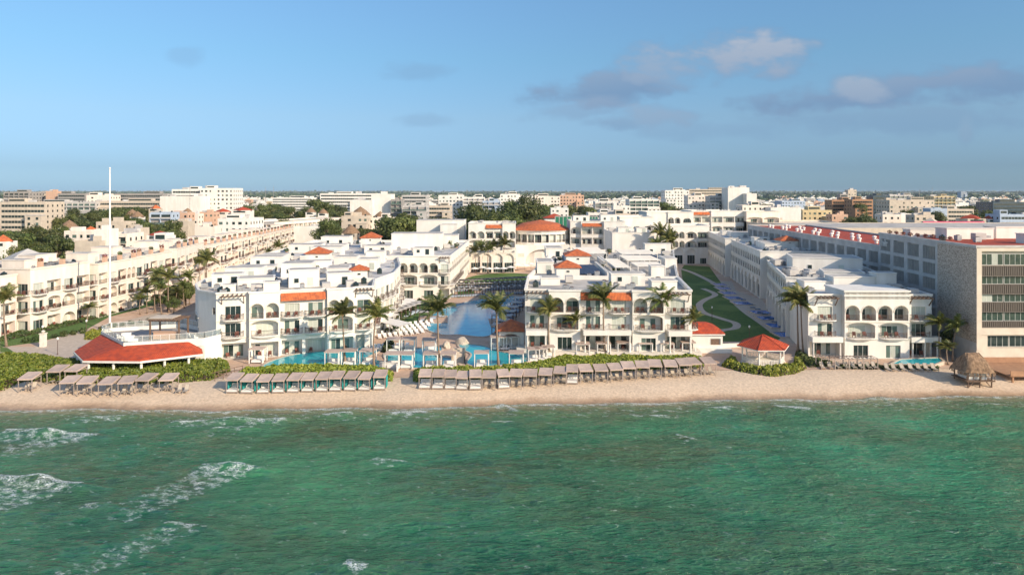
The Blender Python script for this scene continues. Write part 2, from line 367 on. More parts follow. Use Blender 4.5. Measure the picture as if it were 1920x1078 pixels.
class Facade:
    """one straight face of a building: u along it, w outward, z up"""
    def __init__(s, A, B, root, wall, base, off, rich=True):
        s.A = Vector((A[0],A[1])); d = Vector((B[0]-A[0], B[1]-A[1])); s.L = d.length; s.d = d.normalized()
        s.n = Vector((s.d.y, -s.d.x)); s.root = root; s.wall = wall; s.base = base; s.off = off; s.rich = rich
        s.rz = math.atan2(s.d.y, s.d.x); s.where = None; s.flora = False
    def __call__(s, u, w, z):
        p = s.A+s.d*u+s.n*w; return (p.x, p.y, z)
    def add(s, name, me, u, w, z, parent=None):
        p = Vector(s(u,w,z)); 
        if parent is None:
            return link(name, me, s.root, tuple(p-s.off), s.rz)
        return link(name, me, parent)
    def hole(s, u0, u1, z0, z1, a0, a1, h0, h1, rise, depth):
        """wall cell with an opening a0..a1, h0..h1 (h1 is the crown of an arch with the given rise) recessed by depth"""
        q = lambda pts, mi=0: s.wall.face([s(*p) for p in pts], mi)
        q([(u0,0,z0),(a0,0,z0),(a0,0,z1),(u0,0,z1)]); q([(a1,0,z0),(u1,0,z0),(u1,0,z1),(a1,0,z1)])
        if h0 > z0+.01: q([(a0,0,z0),(a1,0,z0),(a1,0,h0),(a0,0,h0)])
        sp = h1-rise; K = 10 if rise > 0 else 1; c = (a0+a1)/2; r = (a1-a0)/2
        top = []
        for k in range(K+1):
            t = math.pi*(1-k/K)
            if rise > 0: top.append((c+r*math.cos(t), sp+rise*math.sin(t)))
            else: top.append((a0+(a1-a0)*k/K, h1))
        for k in range(K):
            (x0,y0),(x1,y1) = top[k], top[k+1]
            q([(x0,0,y0),(x1,0,y1),(x1,0,z1),(x0,0,z1)])
            q([(x1,0,y1),(x0,0,y0),(x0,-depth,y0),(x1,-depth,y1)])
            q([(x0,-depth,h0),(x1,-depth,h0),(x1,-depth,y1),(x0,-depth,y0)], 1 if depth < .5 else 0)
        q([(a0,-depth,h0),(a0,0,h0),(a0,0,sp),(a0,-depth,sp)]); q([(a1,0,h0),(a1,-depth,h0),(a1,-depth,sp),(a1,0,sp)])
        q([(a0,0,h0),(a0,-depth,h0),(a1,-depth,h0),(a1,0,h0)])
        if rise > 0 and s.rich:                              # raised moulding round the arch
            t2 = .16
            for k in range(K):
                A0, A1 = math.pi*(1-k/K), math.pi*(1-(k+1)/K)
                i0 = (c+r*math.cos(A0), sp+rise*math.sin(A0)); i1 = (c+r*math.cos(A1), sp+rise*math.sin(A1))
                o0 = (c+(r+t2)*math.cos(A0), sp+(rise+t2)*math.sin(A0)); o1 = (c+(r+t2)*math.cos(A1), sp+(rise+t2)*math.sin(A1))
                q([(i0[0],.07,i0[1]),(i1[0],.07,i1[1]),(o1[0],.07,o1[1]),(o0[0],.07,o0[1])], 2)
                q([(o0[0],.07,o0[1]),(o1[0],.07,o1[1]),(o1[0],0,o1[1]),(o0[0],0,o0[1])], 2)
                q([(i1[0],.07,i1[1]),(i0[0],.07,i0[1]),(i0[0],0,i0[1]),(i1[0],0,i1[1])], 2)
    def plain(s, u0, u1, z0, z1): s.wall.face([s(u0,0,z0),s(u1,0,z0),s(u1,0,z1),s(u0,0,z1)])
    def window(s, u, w, z, ww, hh):
        return s.add('window', win_mesh(ww, hh, R.randrange(6)), u, w, z)
    def balcony(s, u, z, w, d=1.3):
        sl, rl = balcony_meshes(w, d); o = s.add('balcony', sl, u, 0, z); s.add('railing', rl, 0,0,0, o)
        if s.flora and R.random() < .6: s.flowers(u+R.choice([-1,1])*w*.32, d*.6, z+.3)
        return o
    def chairs(s, u, w, z, sp=.7):
        if not s.rich or not s.where: return
        for k in (-1,1):
            if R.random() < .2: continue
            o = link('patio_chair', chair_mesh(), None, s(u+k*sp,w,z), s.rz+R.uniform(-.6,.6))
            tag(o, 'red-brown patio chair on '+s.where, 'chair', 'patio chairs on the balconies', True)
    def flowers(s, u, w, z):
        k = R.choice(['flower','flower','shrub']); s.add('balcony_plant', plant_mesh(R.randrange(3), k, 50, .45), u, w, z)
    def cell(s, t, u0, u1, z0, z1):
        W = u1-u0; Hc = z1-z0; c = (u0+u1)/2; up = z0 > s.base+1
        if t == '-': s.plain(u0,u1,z0,z1)
        elif t == 'W':
            w = min(1.5, W*.6); h0 = z0+.9; h1 = min(h0+1.4, z1-.3)
            s.hole(u0,u1,z0,z1,c-w/2,c+w/2,h0,h1,0,.2); s.window(c,-.2,h0,w,h1-h0)
        elif t in 'DPT':
            w = min(2.7, W*.68); h1 = min(z0+2.45, z1-.35); lo = z0+.05
            s.hole(u0,u1,z0,z1,c-w/2,c+w/2,lo,h1,0,.3); s.window(c,-.3,lo,w,h1-lo)
            if t in 'DP' and up: s.balcony(c, z0+.03, min(W-.15, w+1.3)); s.chairs(c,.55,z0+.04)
            if t == 'P': s.add('pergola', pergola_mesh(min(W-.3, 4)), c, 0, z1-.75 if z1-z0 > 3.6 else h1+.25)
        elif t[0] == 'A':                                    # n arches side by side
            n = int(t[1:] or 1)
            for i in range(n):
                a = u0+W*i/n; b = u0+W*(i+1)/n; w = (b-a)-.42; r = w/2; top = min(z0+2.75+.1, z1-.45)
                rise = min(r, top-z0-1.2)
                s.hole(a,b,z0,z1,a+.21,b-.21,z0+.03,top,rise,1.5)
                s.window((a+b)/2,-1.5,z0+.05,min(2.2,w*.85),2.1)
                if up: s.add('railing', rail_mesh(w), (a+b)/2, -.15, z0+.03); s.chairs((a+b)/2,-.8,z0+.04,.5)
        elif t == 'S':
            w = W-.7; top = min(z0+2.95, z1-.3)
            s.hole(u0,u1,z0,z1,u0+.35,u1-.35,z0+.03,top,.75,1.5)
            s.window(c,-1.5,z0+.05,min(w*.7,3),2.1)
            if up: s.balcony(c, z0+.04, w, .7); s.chairs(c,-.6,z0+.04,1.0)
        elif t == 'L':
            w = W-.6; top = min(z0+2.9, z1-.35)
            s.hole(u0,u1,z0,z1,u0+.3,u1-.3,z0+.03,top,0,1.7); s.window(c,-1.7,z0+.05,min(w*.75,3.5),2.3); s.chairs(c,-.7,z0+.04,.9)
        elif t == 'R':                                       # loggia with straight rail
            w = W-.4; top = min(z0+2.7, z1-.35)
            s.hole(u0,u1,z0,z1,u0+.2,u1-.2,z0+.03,top,0,1.4); s.window(c,-1.4,z0+.05,w*.75,2.1)
            if up: s.add('railing', rail_mesh(w), c, -.12, z0+.03)
            if up and s.flora and R.random() < .5: s.flowers(c+R.choice([-1,1])*w*.35, -.4, z0+.3)
        elif t == 'G':                                       # tall arcade arch, deep
            w = W-(1.9 if W > 5 else .6); top = z1-.5; s.hole(u0,u1,z0,z1,c-w/2,c+w/2,z0+.02,top,w/2,.55); s.add('window', win_mesh(w*.96,3.75,50), c, -.53, z0+.05); s.wall.fbox(s,u0-.3,u0+.3,0,.28,z0,top-w/2+.8,0)
        elif t[0] == 'a':                                    # small arched windows
            n = int(t[1:] or 1)
            for i in range(n):
                a = u0+W*i/n; b = u0+W*(i+1)/n; m = (a+b)/2; w = (b-a)*.62; top = min(z0+2.7, z1-.4)
                s.hole(a,b,z0,z1,m-w/2,m+w/2,z0+.35,top,w/2,.14); s.add('window', win_mesh(w*.98, 2.0, 50), m, -.12, z0+.38)
                s.wall.fbox(s, m-w/2-.1, m+w/2+.1, 0, .22, z0+.2, z0+.34, 2)
def hotel(name, label, poly, edges, floors, ztop, wall='white', roof='roof', group=None, rich=True, cornice=True, cat='building', zroof=None, auto=False, where=None, flora=False):
    """poly CCW; edges[i] = None | dict(cols=[(weight,[types per floor])], ztop=, skirt=) | ('rep', bay, [types])"""
    cx = sum(p[0] for p in poly)/len(poly); cy = sum(p[1] for p in poly)/len(poly); off = Vector((cx,cy,floors[0]))
    root = thing(name, label, cat, tuple(off), 0, group, auto)
    wb = MB(off); n = len(poly)
    for i in range(n):
        A, B = poly[i], poly[(i+1)%n]; e = edges[i] if i < len(edges) else None
        fc = Facade(A, B, root, wb, floors[0], off, rich); fc.where = where; fc.flora = flora
        zt = ztop
        if e is None: fc.plain(0, fc.L, floors[0], zt); continue
        if isinstance(e, tuple): k = max(1, round(fc.L/e[1])); e = dict(cols=[(1, e[2+(j % (len(e)-2))]) for j in range(k)])
        zt = e.get('ztop', ztop); tot = sum(c[0] for c in e['cols']); u = 0
        for wgt, types in e['cols']:
            w = fc.L*wgt/tot
            for k, t in enumerate(types):
                z0 = floors[k]; z1 = floors[k+1] if k+1 < len(types) else zt
                fc.cell(t, u, u+w, z0, z1)
            u += w
        if rich:
            for k in range(1, len(floors)):
                if e.get('band', True): wb.fbox(fc, -.05, fc.L+.05, 0.0, .10, floors[k]-.32, floors[k]-.12, 2)
        if e.get('skirt'):                                   # tiled skirt roof over the top floor
            a, b_, z = e['skirt']; m = MB(off)
            m.face([fc(a,.9,z-1.3), fc(b_,.9,z-1.3), fc(b_,.06,z), fc(a,.06,z)]); m.face([fc(a,.06,z), fc(a,.06,z-1.4), fc(a,.9,z-1.4), fc(a,.9,z-1.3)])
            m.face([fc(b_,.9,z-1.3), fc(b_,.9,z-1.4), fc(b_,.06,z-1.4), fc(b_,.06,z)]); m.face([fc(a,.9,z-1.4), fc(b_,.9,z-1.4), fc(b_,.9,z-1.3), fc(a,.9,z-1.3)])
            m.face([fc(b_,.9,z-1.4), fc(a,.9,z-1.4), fc(a,.06,z-1.4), fc(b_,.06,z-1.4)])
            m.build('tile_roof', M['tile'], root)
    inn = offset(poly, -.3); zr = zroof or ztop-.8
    for i in range(n):
        a, b_, c, d = poly[i], poly[(i+1)%n], inn[(i+1)%n], inn[i]
        wb.face([(a[0],a[1],ztop),(b_[0],b_[1],ztop),(c[0],c[1],ztop),(d[0],d[1],ztop)])
        wb.face([(c[0],c[1],zr),(d[0],d[1],zr),(d[0],d[1],ztop),(c[0],c[1],ztop)])
    wb.build('wall', [M[wall], M[wall], M['trim']], root)
    rb = MB(off); rb.face([(p[0],p[1],zr) for p in inn]); rb.build('roof', M[roof], root)
    if cornice:
        cb = MB(off); o1 = offset(poly, .16); z0, z1 = ztop-.28, ztop+.06; i2 = offset(poly, -.05)
        for i in range(n):
            j = (i+1)%n
            for (p, q_, zz0, zz1) in ((o1[i],o1[j],z0,z1),): cb.face([(p[0],p[1],zz0),(q_[0],q_[1],zz0),(q_[0],q_[1],zz1),(p[0],p[1],zz1)])
            cb.face([(o1[i][0],o1[i][1],z1),(o1[j][0],o1[j][1],z1),(i2[j][0],i2[j][1],z1),(i2[i][0],i2[i][1],z1)])
            cb.face([(o1[j][0],o1[j][1],z0),(o1[i][0],o1[i][1],z0),(poly[i][0],poly[i][1],z0),(poly[j][0],poly[j][1],z0)])
            cb.face([(i2[j][0],i2[j][1],ztop),(i2[i][0],i2[i][1],ztop),(i2[i][0],i2[i][1],z1),(i2[j][0],i2[j][1],z1)])
        cb.build('cornice', M['trim' if wall == 'cream' else 'white'], root)
    root['zr'] = zr
    return root, off
def roof_plants(poly, z, n, where):
    inn = offset(poly, -1.2); xs = [p[0] for p in poly]; ys = [p[1] for p in poly]; k = 0
    while k < n:
        x = R.uniform(min(xs),max(xs)); y = R.uniform(min(ys),max(ys))
        if not inside((x,y), inn): continue
        k += 1; t = thing('roof_plant', 'potted green bush on roof of '+where, 'plant', (x,y,z), 0, 'potted plants on the roofs', True)
        pb = CACHE.get('pot')
        if not pb: b = MB(); b.tube([(0,0,0),(0,0,.5)],[.28,.4],10); pb = CACHE['pot'] = b.data('pot',[M['peach']])
        link('pot', pb, t); link('plant', plant_mesh(k%3,'shrub',50,.45), t, (0,0,.45), 0, R.uniform(1.2,2.4))
def penthouse(root, off, x, y, w, d, z0, h, rz=0, m='white', doors=True):
    b = MB(); b.box(-w/2,-d/2,0,w/2,d/2,h,0,False); b.box(-w/2-.12,-d/2-.12,h,w/2+.12,d/2+.12,h+.18,0)
    b.box(-w/2+.3,-d/2+.3,h+.18,w/2-.3,d/2-.3,h+.19,1)
    o = link('roof_house', b.data('roof_house', [M[m], M['roof']]), root, tuple(Vector((x,y,z0))-off), rz)
    if doors:
        link('window', win_mesh(1.25, 1.75, R.choice([50,1,2])), o, (w*.2,-d/2-.001,.3))
        if w > 5: link('window', win_mesh(1.0, 1.0, 50), o, (-w*.25,-d/2-.001,.9))
    return o
def lantern(root, off, x, y, w, z0, h=2.6, rz=0, rise=1.1):
    """white cube roof house under a pyramid of orange tiles"""
    b = MB(); b.box(-w/2,-w/2,0,w/2,w/2,h,0,False)
    o = link('roof_tower', b.data('roof_tower', [M['white']]), root, tuple(Vector((x,y,z0))-off), rz)
    r = MB(); e = w/2+.45
    for s0, s1 in (((-e,-e),(e,-e)),((e,-e),(e,e)),((e,e),(-e,e)),((-e,e),(-e,-e))):
        r.face([(*s0,h+.06),(*s1,h+.06),(0,0,h+rise)]); r.face([(*s0,h-.06),(*s1,h-.06),(*s1,h+.06),(*s0,h+.06)])
    r.face([(-e,e,h-.06),(e,e,h-.06),(e,-e,h-.06),(-e,-e,h-.06)])
    link('tile_roof', r.data('tile_roof', [M['tile']]), o)
    link('window', win_mesh(.75,.5,1), o, (0,-w/2-.001,h-1.1))
    return o
def low_wall(b, a, c, z0, z1, t=.25):
    d = (Vector(c)-Vector(a)).normalized(); n = Vector((d.y,-d.x))*t/2
    pts = [Vector(a)+n, Vector(c)+n, Vector(c)-n, Vector(a)-n]
    b.prism([tuple(p) for p in pts], z0, z1)
AC = {}
def ac_unit(x, y, z, rz, kind, label, group):
    if kind not in AC:
        t = thing('rooftop_unit', '', 'rooftop unit')
        if kind == 0:
            b = MB(); b.box(-.6,-.45,.15,.6,.45,1.1); b.box(-.5,-.35,0,-.4,.35,.15); b.box(.4,-.35,0,.5,.35,.15); b.build('casing', M['metal'], t)
            b = MB(); b.tube([(0,0,1.1),(0,0,1.2)],[.36,.36],12); b.build('fan', M['iron'], t)
        elif kind == 1:
            b = MB(); b.tube([(0,0,.0),(0,0,1.1),(0,0,1.35)],[.6,.6,.2],12); b.build('tank', M['glass'], t)
            b = MB(); b.tube([(0,0,1.35),(0,0,1.45)],[.2,.2],10); b.build('lid', M['glass'], t)
        else:
            b = MB(); b.box(-1.1,-.8,.2,1.1,.8,1.5); b.build('casing', M['greyw'], t)
            b = MB(); b.box(1.1,-.3,.5,2.4,.3,1.0); b.bar((-1.0,-.7,0),(-1.0,-.7,.2),.06); b.bar((1.0,.7,0),(1.0,.7,.2),.06); b.build('duct', M['metal'], t)
        AC[kind] = Proto(t)
    AC[kind].put((x,y,z), rz, None, label, group, True)
def inside(p, poly):
    x, y = p; c = False; n = len(poly)
    for i in range(n):
        x0,y0 = poly[i]; x1,y1 = poly[(i+1)%n]
        if (y0 > y) != (y1 > y) and x < (x1-x0)*(y-y0)/(y1-y0)+x0: c = not c
    return c
def clutter(poly, z, n, where, rz=0, avoid=()):
    n = int(n*1.6); inn = offset(poly, -1.4); xs = [p[0] for p in poly]; ys = [p[1] for p in poly]; k = 0; tries = 0
    names = ['grey air conditioning unit', 'black water tank', 'ducted ventilation unit']
    while k < n and tries < 900:
        tries += 1; x = R.uniform(min(xs), max(xs)); y = R.uniform(min(ys), max(ys))
        if not inside((x,y), inn): continue
        if any(abs(x-a) < w/2+1.3 and abs(y-b) < d/2+1.3 for a,b,w,d in avoid): continue
        kd = R.choice([0,0,0,1,2]); ac_unit(x, y, z, rz+R.choice([0,math.pi/2]), kd, names[kd]+' on roof of '+where, 'rooftop units on '+where); k += 1
# ---------------------------------------------------------------- the resort
def stag(A, B, segs):
    """front line A->B cut in segments (t0,t1,out,spec) -> points, edge specs"""
    A = Vector(A); B = Vector(B); d = (B-A); L = d.length; d = d/L; n = Vector((d.y,-d.x)); pts = []; es = []
    for i, (t0,t1,o,sp) in enumerate(segs):
        if i: es.append(None) if abs(o-segs[i-1][2]) > .01 else pts.pop()
        pts.append(tuple(A+d*L*t0+n*o)); pts.append(tuple(A+d*L*t1+n*o)); es.append(sp)
    return pts, es
def C(cols, **k): return dict(cols=cols, **k)
WIN3 = ('rep', 3.4, ['T','D','D'], ['T','D','D'], ['L','R','A'])
HG = 'white arched hotel wings of the resort'
# --- front left block
fl = [1.5, 5.6, 8.8]
pts, es = stag((-54.6,126), (-27.5,135.3), [
    (0,.2,0,C([(1,['L','D','P'])])), (.2,.39,1.0,C([(1,['L','S','A2'])], ztop=13.9)),
    (.39,.69,.3,C([(1,['L','D','D']),(1,['L','D','D'])], skirt=(.1,8.3,13.3))),
    (.69,.87,1.0,C([(1,['L','S','A2'])])), (.87,1,0,C([(1,['L','D','P'])]))])
B1 = pts+[(-29.5,147),(-66,147),(-64,138),(-59.5,129.6)]
es += [('rep',3.6,['L','D','D'])]+[None]+[C([(1,['L','A1','-'])])]+[C([(1,['L','A1','-'])])]+[C([(1,['-','-','-']),(.35,['-','-','W'])], band=False)]
rt, off = hotel('hotel_block', 'white three-storey hotel block with orange tile strip behind the left pool', B1, es, fl, 13.9, roof='roof', group=HG, where='the front left block')
PHL = []
for (x,y,w,d,h) in ((-52,139,7,5,2.0),(-43,141,6,4,3.4),(-36,142,5,4,2.6),(-59,142,6,4,2.4),(-47,133.5,3,2.4,1.8)): penthouse(rt, off, x, y, w, d, 13.1, h, .33, doors=h>2.3)
for (x,y,r) in ((-54,130.5,.33),): penthouse(rt, off, x,y,2.2,2.2,13.1,1.6,r,doors=False)
clutter(B1, 13.1, 16, 'the front left block', .33, [(-52,139,7,5),(-43,141,6,4),(-36,142,5,4),(-59,142,6,4)])
B1ROOT = rt
# terraces in front of it and the brown stair
# --- wing behind it
W2 = [(-66,147.5),(-29.5,147.5),(-27.6,160),(-28.6,175),(-33,197.4),(-72,197.4)]
rt, off = hotel('hotel_block', 'long white hotel wing running back behind the front left block', W2,
    [None, ('rep',3.2,['L','R','D'],['T','D','D']), ('rep',3.0,['L','A1','A1'],['T','D','R']), ('rep',3.2,['T','D','D'],['L','R','A1'])], [1.5,5.4,8.9], 13.7, group=HG, roof='roofw')
lantern(rt, off, -34, 152, 3.6, 12.9, 2.4, .2); lantern(rt, off, -53.5, 189, 6.0, 12.9, 2.8, .1, 1.7)
av = []
for (x,y,w,d,h) in ((-60,154,8,5,2.6),(-50,160,7,6,3.0),(-40,158,5,7,2.2),(-36,172,5,5,2.8),(-62,166,9,5,1.6),(-50,172,9,4,2.2),(-64,180,8,6,2.6),(-44,182,6,5,2.4),(-66,191,7,5,2.2),(-38,191,5,5,3.0)):
    penthouse(rt, off, x, y, w, d, 12.9, h, R.uniform(.05,.3), doors=h>2.4); av.append((x,y,w,d))
roof_plants(W2, 12.9, 10, 'the long left wing'); clutter(W2, 12.9, 34, 'the long left wing', .2, av)
# --- four-arch block and the wing to the restaurant
pts, es = stag((-33,198), (-18,198), [(0,.78,0,C([(1,['T','S','A2']),(1,['T','S','A2'])])), (.78,1,-.6,C([(1,['L','D','P'])]))])
W3 = [(-74,198)]+pts+[(-17.2,226),(-16.4,262),(-76,262)]
rt, off = hotel('hotel_block', 'white hotel block with four top arches left of the blue pool', W3, [None]+es+[('rep',3.0,['T','D','R'],['L','D','A1']),('rep',3.2,['L','R','A1'])], [1.5,5.5,9.0], 14.0, group=HG, roof='roofw')
lantern(rt, off, -49.5, 240, 6.5, 13.2, 3.4, .1, 1.9)
av = []
for (x,y,w,d,h) in ((-32,233,17,10,5.2),(-42,215,8,6,2.4),(-27,209,6,5,2.2),(-56,208,9,6,2.6),(-66,220,10,7,2.4),(-58,228,6,6,1.8),(-64,250,10,8,3.0),(-24,250,9,9,3.6),(-45,225,5,8,1.6)):
    penthouse(rt, off, x, y, w, d, 13.2, h, .06, doors=w<12); av.append((x,y,w,d))
roof_plants(W3, 13.2, 8, 'the four-arch block'); clutter(W3, 13.2, 34, 'the four-arch left block', .1, av)
# --- restaurant arcade and the tall block behind it
RS = [(-16.2,262.5),(1.0,262.5),(1.0,271.5),(-16.2,271.5)]
rt, off = hotel('restaurant', 'low cream restaurant with dark arches at the far edge of the lawn', RS, [('rep',4.3,['G'])], [1.5], 9.2, wall='cream', cat='restaurant', cornice=True)
pts, es = stag((-17.5,274), (1.5,274), [(0,.35,0,C([(1,['L','T','S','A2'])])),(.35,.72,-.5,C([(1,['T','T','R','R']),(1,['T','T','R','R'])], skirt=(.3,6.7,19.3))),(.72,1,.3,C([(1,['L','T','S','A2'])]))])
T1 = pts+[(1.5,292),(-17.5,292)]
rt, off = hotel('hotel_block', 'tall white four-storey block above the arcaded restaurant', T1, es+[None], [1.5,6,10.2,13.8], 20, group=HG)
penthouse(rt, off, -30, 292, 20, 12, 10, 10.5, 0, 'white', False); penthouse(rt, off, -26, 284, 7, 7, 12, 7, 0, 'white', False)
clutter(T1, 19.2, 6, 'the block above the restaurant')
# --- rotunda
cx, cy, rr_ = 12.4, 296.5, 12.2
arc = [(cx+rr_*math.cos(a), cy+rr_*math.sin(a)) for a in [math.pi+math.pi*k/12 for k in range(13)]]
pts = arc+[(cx+rr_, cy+8), (cx-rr_, cy+8)]
rt = thing('lobby_rotunda', 'round-fronted white lobby building under a wide terracotta dome roof', 'building', (cx,cy,1.5)); off = Vector((cx,cy,1.5))
wb = MB(off)
for i in range(len(pts)):
    A, B = pts[i], pts[(i+1)%len(pts)]; fc = Facade(A, B, rt, wb, 1.5, off, False)
    if i < 12:
        fc.plain(0,fc.L,1.5,11.0)
        fc.hole(0,fc.L,11.0,16.2,.12,fc.L-.12,11.3,14.7,0,1.2); fc.window(fc.L/2,-1.2,11.35,fc.L-.4,3.2)
        fc.add('railing', rail_mesh(fc.L-.25), fc.L/2, -.1, 11.35)
    else: fc.plain(0,fc.L,1.5,16.2)
wb.prism(offset(pts,.5), 15.9, 16.25); wb.prism(offset(pts,.35), 10.2, 10.6)
wb.build('wall', [M['white'],M['white'],M['trim']], rt)
b = MB(off); o = offset(pts,.9); apex = (cx,cy+1,20.4)
mid = [((p[0]-cx)*.6+cx,(p[1]-cy-1)*.6+cy+1) for p in o]
for i in range(len(o)):
    j = (i+1)%len(o)
    b.face([(*o[i],16.3),(*o[j],16.3),(*mid[j],18.8),(*mid[i],18.8)]); b.face([(*mid[i],18.8),(*mid[j],18.8),apex])
b.build('tile_roof', M['tile'], rt)
# entrance front with the wide dark arch
EN = [(1.6,283.2),(24,283.2),(24,290),(1.6,290)]
b = MB(off); fc = Facade(EN[0], EN[1], rt, b, 1.5, off, True)
fc.hole(0,fc.L,1.5,10.4,4.4,17.6,1.55,8.7,4.6,6.0)
for i in (1,2,3): fc2 = Facade(EN[i], EN[(i+1)%4], rt, b, 1.5, off, False); fc2.plain(0,fc2.L,1.5,10.4)
b.face([(p[0],p[1],10.4) for p in EN]); b.build('entrance_front', [M['white'],M['white'],M['trim']], rt)
for x in (3.2,): fc.window(2.2,.03,5.6,2.6,1.6); fc.window(20.4,.03,5.6,2.6,1.6)
b = MB(off); b.face([fc(4.5,-5.9,1.6),fc(17.5,-5.9,1.6),fc(17.5,-5.9,8.2),fc(4.5,-5.9,8.2)]); b.build('entrance_shade_sheet', M['glass'], rt)  # dark sheet at the back of the arch stands in for its shade
# little cupola behind
RC = [(16,335),(26,335),(26,343),(16,343)]
rt, off = hotel('roof_pavilion', 'small white pavilion with a low red roof behind the lobby dome', RC, [('rep',2.5,['R'])], [15.0], 19.6, cornice=False, cat='pavilion')
b = MB(off); r = MB(off); o = offset(RC,.8)
for i in range(4): r.face([(*o[i],19.7),(*o[(i+1)%4],19.7),(21,339,21.8)])
r.face([(*p,19.65) for p in reversed(o)]); r.build('tile_roof', M['redroof'], rt)
# --- terraced block right of the lobby
pts, es = stag((24.6,288), (47,286), [(0,.2,.0,C([(1,['T','T','R','A1'])])),(.2,.62,1.5,C([(1,['T','R','R','R']),(1,['T','R','R','R'])], skirt=(.5,8.6,19.4))),(.62,1,3.0,C([(1,['T','R','R','A1']),(1,['T','R','R','A1'])]))])
E1 = pts+[(47,305),(24.6,305)]
rt, off = hotel('hotel_block', 'terraced white block with an orange tile strip right of the lobby dome', E1, es, [1.5,6.2,10.6,14.8], 20.3, group=HG)
for (x,y,w,d,h) in ((30,298,7,6,2.6),(42,299,7,6,3)): penthouse(rt, off, x,y,w,d,19.5,h,0)
E2 = [(37,252),(52.5,252),(53.5,274),(37,274)]
rt, off = hotel('hotel_block', 'plain white stair block at the back of the central wing', E2, [None], [1.5], 17.6, group=HG, rich=False)
for (x,y,w,d,h) in ((42,256,5,4,2.4),(49,260,4,5,2.0)): penthouse(rt, off, x,y,w,d,16.8,h,0)
clutter(E2, 16.8, 5, 'the white stair block')
E3 = [(47.5,300),(62,300),(62,322),(47.5,322)]
hotel('hotel_block', 'blank white block between the lobby terraces and the arched block', E3, [('rep',4.5,['T','R','R','a'])], [1.5,6,10.5,15], 21.5, group=HG, rich=False)
# --- central wing
fl = [2.5, 6.4, 9.6]
XB = [2.5,7.1,13.0,22.8,28.8,34.0]; tt = [(x-2.5)/31.5 for x in XB]
pts, es = stag((2.5,131), (34.0,129.2), [(tt[0],tt[1],0,C([(1,['L','D','P'])])),(tt[1],tt[2],1.0,C([(1,['T','S','A2'])])),
    (tt[2],tt[3],.2,C([(1,['L','D','D']),(1,['L','D','D'])], skirt=(.1,9.6,13.4))),(tt[3],tt[4],1.0,C([(1,['T','S','A2'])])),(tt[4],tt[5],0,C([(1,['L','D','P'])]))])
C0 = pts+[(36.5,150),(3.6,152)]
rt, off = hotel('hotel_block', 'central white beachfront hotel block with orange tile strip behind four tall palms', C0, es+[('rep',3.4,['T','D','R'])], fl, 13.9, group=HG, where='the central block')
b = MB(off); pl = offset(pts+[(34.2,133),(2.4,133)], 1.6); b.prism(pl, 1.5, 2.48); b.build('terrace_plinth', M['trim'], rt)
for (a,c,xx) in ((2.6,6.6,(2.9,6.3)),(13.4,22.4,(13.7,18.0,22.1)),(29.2,33.6,(29.5,33.3))):
    b = MB(off); y0 = 127.9 if a < 20 else 127.2; b.box(a,y0,5.6,c,131,6.5)
    for x in xx: y = y0+.25; b.tube([(x,y,2.5),(x,y,2.8),(x,y,5.3),(x,y,5.61)],[.24,.17,.15,.24],8)
    b.build('terrace_colonnade', M['white'], rt)
av = []
for (x,y,w,d,h) in ((30,136,5,3.4,1.8),(24,143,7,4,2.4),(8,144,4,4,1.4)): penthouse(rt, off, x,y,w,d,13.1,h,0,doors=h>2); av.append((x,y,w,d))
clutter(C0, 13.1, 9, 'the central beachfront block', 0, av)
CW = [(3.6,152.2),(36.5,150.2),(44,185),(52,220),(14,222),(8.5,185)]
rt, off = hotel('hotel_block', 'deep central wing with flat grey roof, shade slats and orange roof towers', CW,
    [None, ('rep',3.3,['G','D','D']), ('rep',3.3,['G','R','D']), None, ('rep',3.2,['T','D','R']), ('rep',3.2,['T','R','D'])], [1.5,5.6,9.2], 13.8, group=HG, roof='roof')
lantern(rt, off, 12.6, 156, 5.2, 13.0, 2.5, 0, 1.5); lantern(rt, off, 17.5, 184, 6.2, 13.0, 2.6, 0, 1.6)
av = [(12.6,156,6,6),(17.5,184,7,7)]
for (x,y,w,d,h) in ((33,156,3,3,2.6),(8,168,4,9,2.6),(12.5,206,5,9,2.8),(45,212,8,3,3.4),(41,180,3,8,2.2),(22,168,.4,24,1.0),(28,170,.4,28,1.1),(24.5,186,1,14,1.2)):
    penthouse(rt, off, x,y,w,d,13.0,h,0,doors=w>3.5); av.append((x,y,w,d))
for (x0,y0,x1,y1) in ((29.5,160,36,170),(29.5,174,38,188),(31,192,41,206),(19,194,27,214),(24,158,27.5,178)):   # slatted shade decks over the roof equipment
    b = MB((x0,y0,13.0)); n = int((y1-y0)/.8)
    for i in range(n+1): b.box(x0,y0+i*.8,15.0,x1,y0+i*.8+.28,15.12)
    for x in (x0,x1-.15,(x0+x1)/2): b.box(x,y0,14.8,x+.15,y1,15.0)
    for x in (x0,x1-.15):
        for y in (y0,y1-.15): b.box(x,y,13.0,x+.15,y+.15,14.8)
    o = b.build('shade_slats', M['white'], rt); o.location = Vector((x0,y0,13.0))-off; av.append(((x0+x1)/2,(y0+y1)/2,x1-x0-3,y1-y0-3))
for (x0,y0,x1,y1) in ((16,160,21,176),(36.8,192,42,208),(14.5,190,18,202)):
    b = MB(); m_ = (x0+x1)/2
    n = int((y1-y0)/2.2)
    for i in range(n): b.face([(x0,y0+i*2.2,13.3),(x1,y0+i*2.2,13.3),(x1,y0+i*2.2+1.7,13.9),(x0,y0+i*2.2+1.7,13.9)]); b.box(x0+.2,y0+i*2.2+1.5,13.0,x1-.2,y0+i*2.2+1.6,13.7,1)
    o = b.data('solar_panels',[M['solar'],M['metal']]); link('solar_panels', o, rt, tuple(-off)); av.append((m_,(y0+y1)/2,x1-x0,y1-y0))
roof_plants(CW, 13.0, 5, 'the deep central wing'); clutter(CW, 13.0, 30, 'the deep central wing', 0, av)
